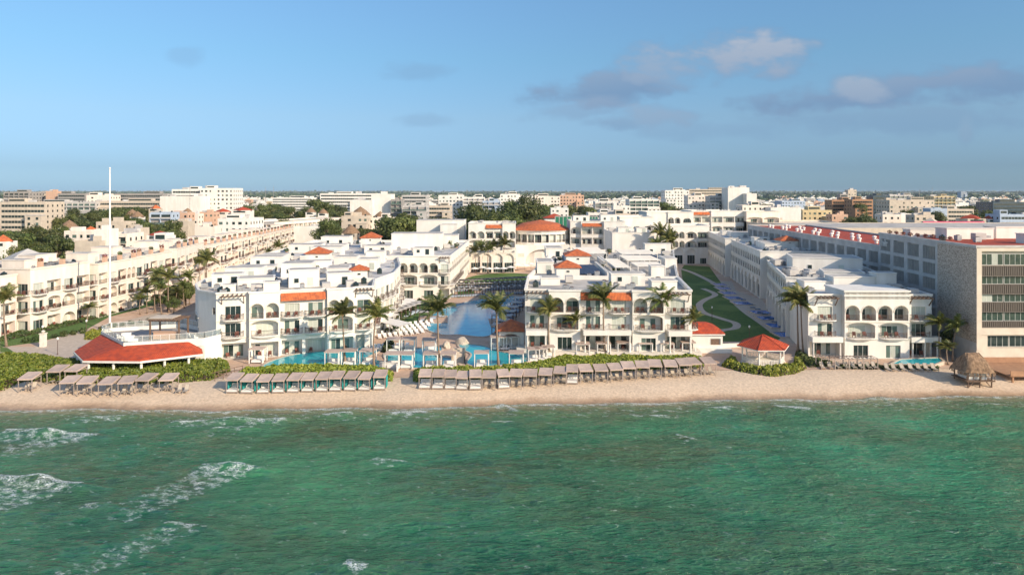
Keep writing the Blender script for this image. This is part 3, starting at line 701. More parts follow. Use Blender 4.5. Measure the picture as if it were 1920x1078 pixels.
# --- right arcade wings (their left faces stand in shade)
def arcade(A, B, wd, ztop, label, near=None, ph=()):
    A = Vector(A); B = Vector(B); d = (B-A).normalized(); n = Vector((d.y,-d.x)); p = [tuple(A), tuple(B), tuple(B-n*wd), tuple(A-n*wd)]
    rt, off = hotel('arcaded_hotel_wing', label, p, [('rep',6.0,['G','a2','a2']), near], [1.5,7.6,10.9], ztop, group='white arcaded wings beside the right lawn', roof='roofw')
    av = []
    for (t,w_,sx,sy,h) in ph:
        q = A+(B-A)*t-n*w_; penthouse(rt, off, q.x, q.y, sx, sy, ztop-.8, h, math.atan2(d.y,d.x)+math.pi/2, doors=h>2); av.append((q.x,q.y,max(sx,sy),max(sx,sy)))
    return rt, off, p, av
rt, off, p, av = arcade((84,292),(78,250),15,15.6,'farthest arcaded white wing with small arched windows by the lawn', ph=((.5,9,8,9,1.8),(.2,6,4,5,1.6)))
clutter(p, 14.8, 8, 'the farthest arcaded wing', 0, av)
rt, off, p, av = arcade((79,246),(72,198),17,15.4,'middle arcaded white wing with tall piers above the plunge pools', ph=((.55,9,9,14,1.8),(.2,8,5,6,2.2)))
lantern(rt, off, 86, 214, 5.2, 14.6, 2.8, 0, 1.5); clutter(p, 14.6, 16, 'the middle arcaded wing', 0, av)
rt, off, p, av = arcade((67.7,181),(58.6,146),21,14.4,'nearest arcaded white wing behind the leaning double palm', ph=((.42,11,15,10,3.4),(.1,12,10,5,2.2),(.85,12,8,5,1.7)))
clutter(p, 13.6, 14, 'the nearest arcaded wing', .2, av)
hotel('hotel_block', 'recessed white link between two arcaded wings', [(71,181.5),(88,178),(91,197.5),(74,197.8)], [None,None,None,('rep',3.4,['T','R','R'])], [1.5,7.6,10.9], 14.0, group=HG, rich=False)
# --- front right block
fl = [1.5,5.3,8.5]
pts, es = stag((55.8,128.6), (78.8,128.2), [(0,.27,0,C([(1,['L','D','P'])])),(.27,.79,1.3,C([(1,['T','S','A2']),(1,['T','S','A2'])], ztop=14.1)),(.79,1,0,C([(1,['L','D','P'])]))])
R0 = pts+[(80.5,148),(59.2,145.6)]
rt, off = hotel('hotel_block', 'front right white hotel block with four tall top arches behind the sunbeds', R0, es, fl, 13.3, group=HG, roof='roofw', where='the front right block')
b = MB(off); q = pts[2]; q2 = pts[3]; b.prism([q,q2,(q2[0],q2[1]+8),(q[0],q[1]+8)], 12.55, 14.1); b.prism(offset([q,q2,(q2[0],q2[1]+8),(q[0],q[1]+8)],.18), 13.85, 14.16); b.build('raised_roof', [M['white']], rt)
for (a,c,yb,xx) in ((55.9,61.6,128.6,(56.2,61.2)),(74.3,79.8,128.2,(74.7,77,79.3))):
    b = MB(off); b.box(a,126.9,4.5,c,yb,5.5)
    for x in xx: b.tube([(x,127.3,1.5),(x,127.3,1.8),(x,127.3,4.2),(x,127.3,4.51)],[.24,.17,.15,.24],8)
    b.build('terrace_colonnade', M['white'], rt)
av = []
for (x,y,w,d,h) in ((70,141,9,4,2.6),(76,140,4,3,3.4),(63,142,6,4,1.6)): penthouse(rt, off, x,y,w,d,12.5,h,0,doors=False); av.append((x,y,w,d))
clutter(R0, 12.5, 6, 'the front right block', 0, av+[(67,132,13,10)])
# --- shaded arched block closing the lawn, and the blocks above it
pts, es = stag((61,294), (85,294), [(0,.12,0,C([(1,['-','-','-'])])),(.12,.78,.4,C([(1,['G','A2','A2']),(1,['G','A2','A2']),(1,['G','A1','A1'])])),(.78,1,0,C([(1,['T','R','R'])]))])
hotel('hotel_block', 'shaded arched white block closing the far end of the right lawn', pts+[(85,312),(61,312)], es, [1.5,8.6,12.5], 18.0, group=HG)
pts, es = stag((64,324), (86,324), [(0,.45,0,C([(1,['-','-','-','-'])])),(.45,1,.6,C([(1,['T','T','S','A2']),(1,['T','T','R','a'])]))])
hotel('hotel_block', 'pale block with one blank wall above the shaded arched block', pts+[(86,345),(64,345)], es, [1.5,8,13,17.5], 23, group=HG)
pts, es = stag((87,330), (113,330), [(0,.35,0,C([(1,['T','T','S','R']),(1,['T','T','S','R'])], skirt=(.3,8.5,22.8))),(.35,1,.6,C([(1,['T','T','S','R']),(1,['T','S','R','R']),(1,['T','T','S','R'])]))])
rt, off = hotel('hotel_block', 'shaded hotel block with dark balconies behind the farthest arcaded wing', pts+[(113,352),(87,352)], es, [1.5,8,13,17.8], 23.4, group=HG)
clutter(pts+[(113,352),(87,352)], 22.6, 6, 'the shaded block with dark balconies')
pts, es = stag((112,326),(128,326),[(0,1,0,C([(1,['T','T','S','S']),(1,['T','T','S','S'])]))])
hotel('hotel_block', 'cream block with wide arched balconies near the white tower', pts+[(128,345),(112,345)], es, [1.5,8,13,17.5], 23.2, wall='cream', group=HG)
# --- left long building in staggered blocks, warm sunlight put into its cream walls
LG = 'cream staggered hotel blocks along the left lawn'
LB = [((-112,130),(-108.5,149.5)),((-106.2,150.5),(-103.3,167)),((-101.8,168),(-100.8,187)),((-104,188),(-103.6,208)),((-102.6,209),(-107,237)),((-108.5,240),(-112,300)),((-113,302),(-119,372))]
LL = ['leftmost cream hotel block with potted plants on its parapet','tall-parapet cream hotel block with arched balconies, second along the left lawn','cream hotel block directly behind the white flagpole','cream hotel block behind the left courtyard palms','cream hotel block with red-flowered balconies beyond the courtyard','long low cream hotel block beyond the courtyard','farthest cream hotel block of the left row']
PT = [['L','R','R'],['A2','D','A2'],['T','D','D'],['L','S','R'],['A1','A1','D']]
for k, (A, B) in enumerate(LB):
    A = Vector(A); B = Vector(B); d = (B-A).normalized(); n = Vector((d.y,-d.x)); wd = 17
    p = [tuple(A-n*wd), tuple(A), tuple(B), tuple(B-n*wd)]; L_ = (B-A).length
    cols = []; m = max(3, round(L_/4.1)); j = R.randrange(5)
    for i in range(m): cols.append((1, PT[(i+j)%5]))
    zt = (14.6,15.6,14.9,14.6,15.2,13.6,13.2)[k]
    fr = C([(1,['A1','A1','D']),(1,['T','D','D']),(1.2,['L','S','A2']),(1,['T','D','D'])])
    rt, off = hotel('hotel_block', LL[k], p, [fr, C(cols, skirt=None)], [1.5,5.8,9.7], zt, wall='cream', group=LG, roof='roof', rich=k < 6, flora=k < 6, where='the left cream blocks' if k < 5 else None)
    av = []
    for i in range(max(2,int(L_/8))):
        c = A+(B-A)*((i+.5)/max(2,int(L_/8)))-n*R.uniform(7,11); w,dd,h = R.uniform(3,6),R.uniform(3,7),R.uniform(1.2,3.2)
        penthouse(rt, off, c.x,c.y,w,dd,zt-.8,h,fr and math.atan2(d.y,d.x),m='cream',doors=h>2.3); av.append((c.x,c.y,max(w,dd),max(w,dd)))
    clutter(p, zt-.8, 9 if k < 5 else 6, ['the leftmost cream block','the second cream block','the block behind the flagpole','the courtyard palm block','the red-flowered block','the long low cream block','the farthest cream block'][k], 0, av)
    for i in range(int(L_/6)):                               # planters standing on the parapet
        c = A+d*(3+6*i)-n*.4; pl = MB(); pl.box(-.45,-.45,0,.45,.45,1.3); me = pl.data('planter_box',[M['peach']])
        t = thing('parapet_planter', 'peach planter on the parapet of '+['the leftmost cream block','the second cream block','the flagpole block','the courtyard block','the flowered block','the low cream block','the farthest block'][k], 'planter', (c.x,c.y,zt+.01), 0, 'planters along the left parapets', True)
        link('planter_box', me, t); link('plant', plant_mesh(i%3,'shrub' if i%2 else 'flower',50,.45), t, (0,0,1.2), 0, 1.6)
A = Vector((-134,385)); B = Vector((-112,456)); d = (B-A).normalized(); n = Vector((d.y,-d.x))
hotel('hotel_block', 'far cream building with three rows of dark balcony openings', [tuple(A-n*22),tuple(A),tuple(B),tuple(B-n*22)], [('rep',5,['T','L','L']),('rep',4.6,['L','R','R'])], [1.5,7,11], 15.4, wall='cream', group=LG, rich=False)
# --- stone and glass modern hotel on the right
rt = thing('modern_hotel', 'tall modern hotel with mottled stone side and dark slatted balconies', 'building', (100,140,1.0)); off = Vector((100,140,1.0))
MO = [(83,122),(132,122.6),(132,163),(86.6,161)]
b = MB(off); fc = Facade(MO[0], MO[1], rt, b, 1, off, False); L_ = fc.L
fc.plain(0,.9,1.0,22.6); fc.hole(.9,L_,8.2,22.6,.9,L_-1,8.25,21.9,0,.55)
fc.hole(.9,L_,4.4,8.2,2.0,24,4.6,6.9,0,1.0); fc.plain(.9,L_,1.0,4.4)
b.fbox(fc,-.02,.9,.0,.12,4.2,22.6); b.fbox(fc,.9,L_,0,.12,21.9,22.6); b.fbox(fc,.9,L_,0,.12,6.95,8.2)
b.build('front_frame', [M['lime'],M['lime'],M['trim']], rt)
for i in range(5): link('window', win_mesh(4.2,2,50+i), rt, tuple(Vector(fc(4.3+i*4.4,-.97,4.65))-off), fc.rz)
for (z0,z1) in ((19.4,21.5),(16,17.6),(12.8,14.4),(9.4,11.1)):
    for i in range(11):
        u = 3.1+i*4.2; w = link('window', win_mesh(4.0, round((z1-z0)*4)/4, 60+R.randrange(5)), rt, tuple(Vector(fc(u,-.5,z0))-off), fc.rz)
for (z0,z1) in ((17.4,19.3),(14.2,16.0),(11.0,12.8),(8.25,9.4)):
    b = MB(off); u = 1.05
    b.fbox(fc,1.0,L_-1.2,-.2,.06,z0,z0+.12); b.fbox(fc,1.0,L_-1.2,-.2,.06,z1-.1,z1)
    while u < L_-1.4: b.fbox(fc,u,u+.2,-.18,.03,z0+.12,z1-.1); u += .34
    b.face([fc(1.0,-.22,z0),fc(L_-1.2,-.22,z0),fc(L_-1.2,-.22,z1),fc(1.0,-.22,z1)])
    b.build('slatted_balcony', M['slat'], rt)
b = MB(off); fc = Facade(MO[3], MO[0], rt, b, 1, off, False); L_ = fc.L        # side seen to the left of the corner
us = L_-13.2; b2 = MB(off)
b.fbox(fc,0,us,.0,.12,9.4,9.6,2); b.face([fc(us,0,5.5),fc(L_,0,5.5),fc(L_,0,22.6),fc(us,0,22.6)], 0); b.face([fc(us,.0,1.0),fc(L_,.0,1.0),fc(L_,0,5.5),fc(us,0,5.5)], 2)
cw = us/4
gw = MB(off); gf = Facade(MO[3], MO[0], rt, gw, 1, off, False)
for i in range(4):
    zz = [1.0,6.6,9.6,12.6,15.6,18.6,22.6]
    for k in range(6):
        u0, u1, z0, z1 = i*cw, (i+1)*cw, zz[k], zz[k+1]
        if k == 0: b.face([fc(u0,0,z0),fc(u1,0,z0),fc(u1,0,z1),fc(u0,0,z1)],2); continue
        gf.hole(u0,u1,z0,z1,u0+.8,u1-.8,z0+.2,min(z0+2.8,z1-.4) if k < 5 else z0+3.0,0,.7)
        w = cw-1.9; link('window', win_mesh(w, 2.5, 50+k), rt, tuple(Vector(fc((u0+u1)/2,-.7,z0+.25))-off), fc.rz)
        b2 = MB(off); b2.fbox(fc,u0+.95,u1-.95,-.3,-.02,z0+.2,z0+.3); x = u0+1.1
        while x < u1-1.0: b2.fbox(fc, x, x+.12, -.25, -.05, z0+.28, min(z0+2.8,z1-.4)); x += .62
        b2.build('window_fins', M['greyw'], rt)
for i in (1,2): fc3 = Facade(MO[i], MO[i+1], rt, b, 1, off, False); fc3.plain(0,fc3.L,1.0,22.6)
b.build('stone_wall', [M['stone'],M['stone'],M['greyw']], rt); gw.build('grid_wall', [M['greyw'],M['greyw'],M['trim']], rt)
b = MB(off); b.face([(p[0],p[1],22.4) for p in offset(MO,-.02)]); b.build('roof', M['redroof'], rt)
b = MB(off); o1, i1 = offset(MO,.12), offset(MO,-.35)
for i in range(4):
    j = (i+1)%4; b.prism([o1[i],o1[j],i1[j],i1[i]], 22.45, 22.95)
b.build('parapet', M['greyw'], rt)
for (x,y,w,d,h) in ((104,134,8,3,1.8),(98,148,10,4,2.2),(112,150,14,4,2.4),(92,154,6,3,1.6)): penthouse(rt, off, x,y,w,d,22.4,h,0,doors=False)
clutter(MO, 22.4, 10, 'the modern hotel', 0, [(104,134,8,3),(98,148,10,4),(112,150,14,4)])
for i in range(9):
    y = 136+i*2.7; t = plant_mesh(i%3,'flower',50,.45)
    th = tag(link('roof_shrub', t, None, (87.2,y,22.95), 0, 1.2), 'reddish shrub on the parapet of the modern hotel', 'plant', 'shrubs on the modern hotel parapet', True)
# sign letters on the side wall of the modern hotel
cu = bpy.data.curves.new('wall_sign_text','FONT'); cu.body = 'hilr'; cu.size = 2.4; cu.extrude = .06; cu.align_x = 'CENTER'
to = bpy.data.objects.new('wall_sign', cu); COL.objects.link(to)
dg = bpy.context.evaluated_depsgraph_get(); me = bpy.data.meshes.new_from_object(to.evaluated_get(dg)); bpy.data.objects.remove(to)
me.materials.clear(); me.materials.append(M['cushion'])
from mathutils import Matrix
sg = bpy.data.objects.new('wall_sign', me); COL.objects.link(sg); p = fc(3.1,.12,19.9); sg.location = p; sg.rotation_euler = (math.pi/2,0,fc.rz)
tag(sg, 'pale script letters high on the shaded side of the modern hotel', 'sign')
# long lower wing with the red roof
ML = [(86.8,161.2),(108,161.2),(113,262),(90.5,262)]
b0 = thing('modern_hotel_wing', 'long grey wing with a bright red roof behind the arcaded wings', 'building', (98,210,1.0)); off = Vector((98,210,1.0)); b = MB(off)
for i in range(4):
    fc = Facade(ML[i], ML[(i+1)%4], b0, b, 1, off, False)
    if i != 3: fc.plain(0,fc.L,1,19.6); continue
    k = 17; cw = fc.L/k
    for j in range(k):
        fc.plain(j*cw,(j+1)*cw,1,11.6)
        for (z0,z1) in ((11.6,15.2),(15.2,19.6)):
            fc.hole(j*cw,(j+1)*cw,z0,z1,j*cw+.7,(j+1)*cw-.7,z0+.25,z0+3.1,0,.6); fc.add('window', win_mesh(cw-1.5,2.75,50+j%3), (j+.5)*cw,-.59,z0+.26)
            fin = MB(off); fin.fbox(fc,j*cw+.75,(j+1)*cw-.75,-.25,-.0,z0+.25,z0+.33); x = j*cw+.9
            while x < (j+1)*cw-.8: fin.fbox(fc,x,x+.12,-.2,-.02,z0+.31,z0+3.1); x += .6
            fin.build('window_fins', M['greyw'], b0)
b.build('wall', [M['greyw'],M['greyw'],M['trim']], b0)
b = MB(off); b.face([(p[0],p[1],19.45) for p in ML]); b.build('roof', M['redroof'], b0)
b = MB(off); o1, i1 = offset(ML,.12), offset(ML,-.3)
for i in range(4): j = (i+1)%4; b.prism([o1[i],o1[j],i1[j],i1[i]], 19.5, 19.95)
b.build('parapet', M['greyw'], b0)
b = MB()
b.tube([(0,0,0),(0,0,.7)],[.42,.42],10); b.tube([(0,0,.7),(0,0,.95),(0,0,1.15)],[.62,.55,.15],10)
vent = b.data('roof_vent',[M['cushion']])
for i in range(14):
    for j in (0,1):
        y = 166+i*6.6; x = 90.5+(y-161)*.037+j*6+(i%2)*1.2
        tag(link('roof_vent', vent, None, (x,y,19.46)), 'white mushroom vent on the long red roof', 'roof vent', 'white vents on the red roof', True)
# convention roof and pink wall behind
K0 = [(120,252),(250,252),(250,296),(108,296)]
hotel('long_hall', 'very long beige hall with a dark slot window band and slender piers', K0, [('rep',9,['L'])], [13.0], 19.2, wall='beige', rich=False, cornice=False, cat='building', zroof=19.0)
K1 = [(112,300),(150,300),(156,345),(112,345)]
hotel('long_hall', 'broad cream flat roof behind the long slotted hall', K1, [None], [10], 18.3, wall='lime', roof='lime', rich=False, cornice=False, cat='building')
b = MB(); b.box(188,312,6,216,313,19.0); tag(b.build('pink_wall', M['pink']), 'bright pink boundary wall behind the long hall', 'wall')
# ---------------------------------------------------------------- grounds, pools, beach
SM = M['sand'] if 'sand' in M else None
def yw(x):                                                   # waterline
    return 104.0+(x*.034 if x < 0 else min(x,110)*.050+.00026*min(x,110)**2)+.6*math.sin(x*.055)+.4*math.sin(x*.19+1)+.25*math.sin(x*.47)
def zb(x, y):
    t = y-yw(x)
    if t < 0: return .13*t
    k = min(t/10.5, 1); return 1.42*(k*(2-k))
def sandmat():
    m, nt, b = _mat('beach_sand'); N = nt.nodes; L = nt.links
    geo = N.new('ShaderNodeNewGeometry'); sx = N.new('ShaderNodeSeparateXYZ'); L.new(geo.outputs['Position'], sx.inputs['Vector'])
    n = N.new('ShaderNodeTexNoise'); n.inputs['Scale'].default_value = .45; n.inputs['Detail'].default_value = 8; L.new(geo.outputs['Position'], n.inputs['Vector'])
    a = N.new('ShaderNodeMath'); a.operation = 'MULTIPLY_ADD'; a.inputs[1].default_value = .5; a.inputs[2].default_value = -.25; L.new(n.outputs['Fac'], a.inputs[0])
    s = N.new('ShaderNodeMath'); s.operation = 'ADD'; L.new(sx.outputs['Z'], s.inputs[0]); L.new(a.outputs[0], s.inputs[1])
    cr = N.new('ShaderNodeValToRGB'); e = cr.color_ramp.elements
    e[0].position = .0; e[0].color = (.28,.19,.115,1); e[1].position = .5; e[1].color = (.62,.47,.33,1); k = e.new(.22); k.color = (.44,.305,.195,1); k = e.new(1.0); k.color = (.64,.50,.36,1)
    L.new(s.outputs[0], cr.inputs['Fac'])
    n3 = N.new('ShaderNodeTexNoise'); n3.inputs['Scale'].default_value = 2.5; n3.inputs['Detail'].default_value = 8; L.new(geo.outputs['Position'], n3.inputs['Vector'])
    mr = N.new('ShaderNodeMapRange'); mr.inputs['From Min'].default_value = .3; mr.inputs['From Max'].default_value = .7; mr.inputs['To Min'].default_value = .78; mr.inputs['To Max'].default_value = 1.12; L.new(n3.outputs['Fac'], mr.inputs['Value'])
    hs = N.new('ShaderNodeHueSaturation'); L.new(cr.outputs['Color'], hs.inputs['Color']); L.new(mr.outputs['Result'], hs.inputs['Value']); L.new(hs.outputs['Color'], b.inputs['Base Color'])
    rr = N.new('ShaderNodeMapRange'); rr.inputs['From Min'].default_value = .1; rr.inputs['From Max'].default_value = .5; rr.inputs['To Min'].default_value = .35; rr.inputs['To Max'].default_value = .95
    L.new(s.outputs[0], rr.inputs['Value']); L.new(rr.outputs['Result'], b.inputs['Roughness'])
    n2 = N.new('ShaderNodeTexNoise'); n2.inputs['Scale'].default_value = 2.8; n2.inputs['Detail'].default_value = 10; L.new(geo.outputs['Position'], n2.inputs['Vector'])
    bp = N.new('ShaderNodeBump'); bp.inputs['Strength'].default_value = .5; bp.inputs['Distance'].default_value = .15; L.new(n2.outputs['Fac'], bp.inputs['Height']); L.new(bp.outputs['Normal'], b.inputs['Normal'])
    return m
def grid(name, xs, ys, zf, m, smooth=True):
    v = [(x,y,zf(x,y)) for y in ys for x in xs]; nx = len(xs)
    f = [(j*nx+i, j*nx+i+1, (j+1)*nx+i+1, (j+1)*nx+i) for j in range(len(ys)-1) for i in range(nx-1)]
    me = bpy.data.meshes.new(name); me.from_pydata(v, [], f); me.materials.append(m)
    if smooth: me.polygons.foreach_set('use_smooth', [True]*len(f))
    return link(name, me)
M['sand'] = sandmat()
xs = [-420+20*i for i in range(14)]+[-140+1.0*i for i in range(281)]+[160+20*i for i in range(14)]
ys = [70,80,88,92]+[95+.5*i for i in range(60)]+[126,130,135]
def zbn(x,y): return min(zb(x,y)+.05*noise.noise(Vector((x*.7,y*.7,0))), 1.46) if y < 124 else 1.40
struct(grid('beach', xs, ys, zbn, M['sand']))
def gmat():
    return mat('town_ground', (.17,.155,.12), (.055,.075,.03), .02, .95, c3=(.05,.065,.03), scale3=.006)
M['ground'] = gmat()
b = MB(); b.face([(-45000,123.5,1.44),(45000,123.5,1.44),(45000,70000,1.44),(-45000,70000,1.44)]); struct(b.build('ground', M['ground']))
def sheet(name, pts, z, m, px=True):
    b = MB(); q = [P(*p) for p in pts] if px else pts
    b.face([(x,y,z) for x, y in q]); o = b.build(name, m); return struct(o)
# paving under the resort
sheet('resort_paving', [(-115,116.5),(-70,113.8),(-20,114.5),(0,115.5),(35,119),(88,120.5),(120,121),(122,300),(-140,300)], 1.484, M['pave'], False)
# lawns and paths
sheet('lawn', [(0,651),(75,641),(165,616),(205,594),(290,572),(360,532),(330,540),(276,566),(200,589),(150,603),(40,622),(0,632)], 1.5, M['lawn'])
sheet('lawn', [(0,660),(30,662),(14,652),(0,650)], 1.5, M['lawn'])
sheet('path', [(0,676),(0,650),(62,650),(110,632),(170,618),(240,600),(300,585),(330,600),(200,640),(140,672)], 1.494, M['path'])
el = lambda cx, cy, a, b_, n=36: [(cx+a*math.cos(2*math.pi*i/n), cy+b_*math.sin(2*math.pi*i/n)) for i in range(n)]
c = P(945,527); sheet('lawn', el(c[0]+1, 240, 15, 21)[::1], 1.5, M['lawn'], False)
sheet('lawn', [(-16,200),(-11,206),(-12,216),(-14,222),(-16.5,240),(-17,215)], 1.502, M['lawn'], False)
sheet('lawn', [(-28,150),(-22,150),(-20,172),(-20,196),(-27,196),(-27,175)], 1.502, M['lawn'], False)
sheet('path', [(-12.6,196),(-8,204),(-9.5,214),(-13.5,224),(-14.5,238),(-13.2,238),(-12,224),(-7,214),(-6,204),(-10,196)], 1.506, M['path'], False)
sheet('lawn', [(1296,640),(1277,505),(1283,497),(1330,500),(1365,548),(1400,585),(1463,634),(1455,640)], 1.5, M['lawn'])
def ribbon(name, pts, w, z, m):
    pts = [Vector(P(*p)) for p in pts]; L_ = []; R_ = []
    fine = []
    for i in range(len(pts)-1):
        p0 = pts[max(i-1,0)]; p1 = pts[i]; p2 = pts[i+1]; p3 = pts[min(i+2,len(pts)-1)]
        for k in range(8):
            t = k/8; fine.append(.5*((2*p1)+(-p0+p2)*t+(2*p0-5*p1+4*p2-p3)*t*t+(-p0+3*p1-3*p2+p3)*t**3))
    fine.append(pts[-1]); b = MB(); prev = None
    for i, p in enumerate(fine):
        d = (fine[min(i+1,len(fine)-1)]-fine[max(i-1,0)]).normalized(); n = Vector((d.y,-d.x))*w/2
        cur = (p+n, p-n)
        if prev: b.face([(*prev[0],z),(*cur[0],z),(*cur[1],z),(*prev[1],z)][::-1])
        prev = cur
    return struct(b.build(name, m))
ribbon('path', [(1276,504),(1300,512),(1338,531),(1360,550),(1395,582),(1428,605),(1462,630)], 1.9, 1.51, M['path'])
ribbon('path', [(1318,541),(1341,552),(1322,562),(1311,572),(1320,586),(1355,598),(1379,606),(1378,615),(1352,620),(1330,632),(1318,645)], 1.8, 1.514, M['path'])
sheet('path', [(1341,530),(1372,527),(1380,545),(1430,562),(1436,575),(1498,640),(1486,645),(1468,632),(1432,605),(1398,582),(1364,550)], 1.492, M['path'])
# flower bed at the bend of the path
b = MB((60,176,1.5)); 
for i in range(7): leaves(b, R, (58.5+i*.7,177-i*.8,1.8), .6, 60, .14)
tag(b.build('flower_bed', M['flower']), 'dark red flower bed at the edge of the right lawn', 'flower bed')
bpy.context.view_layer.objects.active = None
def pool(label, pts, m='poolg', z=1.56, px=True, name='swimming_pool', cope=.35, cz=.1, group=None, auto=False):
    q = [P(*p) for p in pts] if px else list(pts)
    a = sum(q[i][0]*q[(i+1)%len(q)][1]-q[(i+1)%len(q)][0]*q[i][1] for i in range(len(q)))
    if a < 0: q.reverse()
    cx = sum(p[0] for p in q)/len(q); cy = sum(p[1] for p in q)/len(q); off = (cx,cy,1.5)
    t = thing(name, label, 'pool', off, 0, group, auto)
    b = MB(off); b.face([(x,y,z) for x,y in q]); b.build('water', M[m], t)
    b = MB(off); o = offset(q, cope); n = len(q)
    for i in range(n):
        j = (i+1)%n; b.face([(*q[i],z+cz),(*o[i],z+cz),(*o[j],z+cz),(*q[j],z+cz)]); b.face([(*o[i],1.46),(*o[j],1.46),(*o[j],z+cz),(*o[i],z+cz)][::1]); b.face([(*q[j],z-.05),(*q[i],z-.05),(*q[i],z+cz),(*q[j],z+cz)])
    b.build('coping', M['path'], t); return t
def smooth(pts, k=4):
    n = len(pts); out = []; V = [Vector(p) for p in pts]
    for i in range(n):
        p0,p1,p2,p3 = V[i-1],V[i],V[(i+1)%n],V[(i+2)%n]
        for j in range(k):
            t = j/k; out.append(tuple(.5*((2*p1)+(-p0+p2)*t+(2*p0-5*p1+4*p2-p3)*t*t+(-p0+3*p1-3*p2+p3)*t**3)))
    return out
pool('large blue lagoon pool in the middle of the resort deck', smooth([(803,603),(800,618),(830,628),(860,628),(905,632),(925,625),(935,605),(950,580),(975,560),(960,556),(900,562),(870,568),(835,578),(812,590)]), 'pool')
pool('turquoise pool curving along the front left block', smooth([(500,682),(540,668),(590,660),(625,658),(650,651),(705,647),(722,652),(705,662),(690,672),(735,683),(730,688),(640,692),(560,692),(500,690)]), 'poolg')
pool('turquoise pool strip under the central white cabanas', smooth([(722,664),(760,658),(800,652),(822,650),(828,656),(815,668),(850,674),(850,686),(800,690),(742,690),(730,680)]), 'poolg')
pool('turquoise pool behind the hedge left of the central block', smooth([(862,646),(900,648),(925,655),(945,662),(985,664),(1000,672),(975,682),(930,686),(890,687),(876,680),(885,665),(868,656)]), 'poolg')
pool('narrow turquoise pool in front of the front right block', [(1672,688),(1690,679),(1760,676),(1768,682),(1750,689)], 'poolg', z=2.0)
for i, (x, y, s) in enumerate([(1350,534,22),(1357,541,23),(1366,550,25),(1376,559,27),(1392,569,30),(1426,586,32),(1440,597,34),(1459,611,37),(1474,628,36)]):
    c = P(x,y); w = s*1.0*c[1]/F; d = 5.0
    pool('small deep blue plunge pool beside the right lawn path', [(c[0]-w/2,c[1]-d/2),(c[0]+w/2,c[1]-d/2),(c[0]+w/2,c[1]+d/2),(c[0]-w/2,c[1]+d/2)], 'poolb', 1.6, False, 'plunge_pool', .45, .06, 'plunge pools beside the right lawn', True)
# ---------------------------------------------------------------- red roofed bar at left
rt = thing('beach_bar', 'white beach bar with a red skirt roof and glass roof terrace', 'building', (-68,123,1.5)); off = Vector((-68,123,1.5))
b = MB(off)
BP = [(-67.5,118.6),(-55.2,122.6),(-53.6,126),(-58.7,131.5),(-65.5,136),(-77.5,131.6),(-77.2,128.2)]
b.prism(BP, 4.9, 6.3, 0, False); b.prism(offset(BP,-.25)[::-1], 5.6, 6.3, 0, False); b.face([(*p,5.6) for p in offset(BP,-.25)], 1)
ob, ib = BP, offset(BP,-.25)
for i in range(len(BP)): j = (i+1)%len(BP); b.face([(*ob[i],6.3),(*ob[j],6.3),(*ib[j],6.3),(*ib[i],6.3)])
b.prism([(-60.4,122.2),(-55.2,122.6),(-53.6,126),(-58.7,131.5),(-62.5,131.5)], 1.5, 4.9, 0, False)
b.prism([(-75,128.5),(-63,124.5),(-62,131),(-76,131)], 1.5, 4.9, 0, False); b.build('wall', [M['white'],M['concrete']], rt)
EV = [(-78.2,122),(-72.6,115.6),(-62.8,115.2),(-54.6,120.6)]; IN = [(-76.9,127.6),(-76.2,127.2),(-67.4,118.7),(-57.5,121.9)]
IN = [(-77,128),(-70,121),(-67.2,118.9),(-57.8,121.9)]
b = MB(off)
for i in range(3):
    b.face([(*EV[i],4.05),(*EV[i+1],4.05),(*IN[i+1],5.85),(*IN[i],5.85)]); b.face([(*EV[i],3.95),(*EV[i+1],3.95),(*EV[i+1],4.05),(*EV[i],4.05)])
b.face([(*EV[3],4.05),(-55.6,122.4,4.4),(*IN[3],5.85)]); b.build('red_roof', M['redroof'], rt)
b = MB(off)
for i in range(3):
    a, c = EV[i], EV[i+1]; A_ = Vector(a); B_ = Vector(c); ctr = Vector((-67,124))
    low_wall(b, a, c, 3.62, 3.94, .3)
    for t in ((0.04,.5) if i < 2 else (0.02,.4,.8)):
        p = A_.lerp(B_,t); p = p+(ctr-p).normalized()*.5; b.tube([(p.x,p.y,1.4),(p.x,p.y,1.9),(p.x,p.y,3.4),(p.x,p.y,3.65)],[.3,.22,.22,.32],8)
b.build('veranda_posts', M['white'], rt)
b = MB(off); gp = offset(BP,-.1)
for i in list(range(len(gp))):
    a, c = Vector(gp[i]), Vector(gp[(i+1)%len(gp)]); n = max(1, int((c-a).length/1.4))
    for k in range(n+1): p = a.lerp(c,k/n); b.box(p.x-.03,p.y-.03,6.3,p.x+.03,p.y+.03,7.3)
    b.bar((a.x,a.y,7.3),(c.x,c.y,7.3),.03)
b.build('terrace_railing', M['frame'], rt)
m_, nt, bs = _mat('clear_balustrade_glass'); bs.inputs['Transmission Weight'].default_value = .85; bs.inputs['Roughness'].default_value = .05; bs.inputs['Base Color'].default_value = (.75,.85,.82,1); bs.inputs['IOR'].default_value = 1.05
M['clear'] = m_
b = MB(off)
for i in range(len(gp)):
    a, c = gp[i], gp[(i+1)%len(gp)]; b.face([(*a,6.34),(*c,6.34),(*c,7.25),(*a,7.25)])
b.build('glass_balustrade', M['clear'], rt)
b = MB(off)
b.box(-75.6,130.9,1.5,-62.6,131,4.9) if False else None
t = thing('roof_bar_pergola', 'brown timber bar with slatted canopy on the red-roofed bar terrace', 'pergola', (-63.5,126.5,5.6)); off2 = Vector((-63.5,126.5,5.6))
b = MB()
for x in (-2.1,2.1):
    for y in (-1.4,1.4): b.box(x-.1,y-.1,0,x+.1,y+.1,2.7)
b.box(-2.3,-1.5,2.7,2.3,-1.35,2.9); b.box(-2.3,1.35,2.7,2.3,1.5,2.9)
for i in range(11): b.box(-2.4+i*.46,-1.8,2.9,-2.3+i*.46,1.8,3.05)
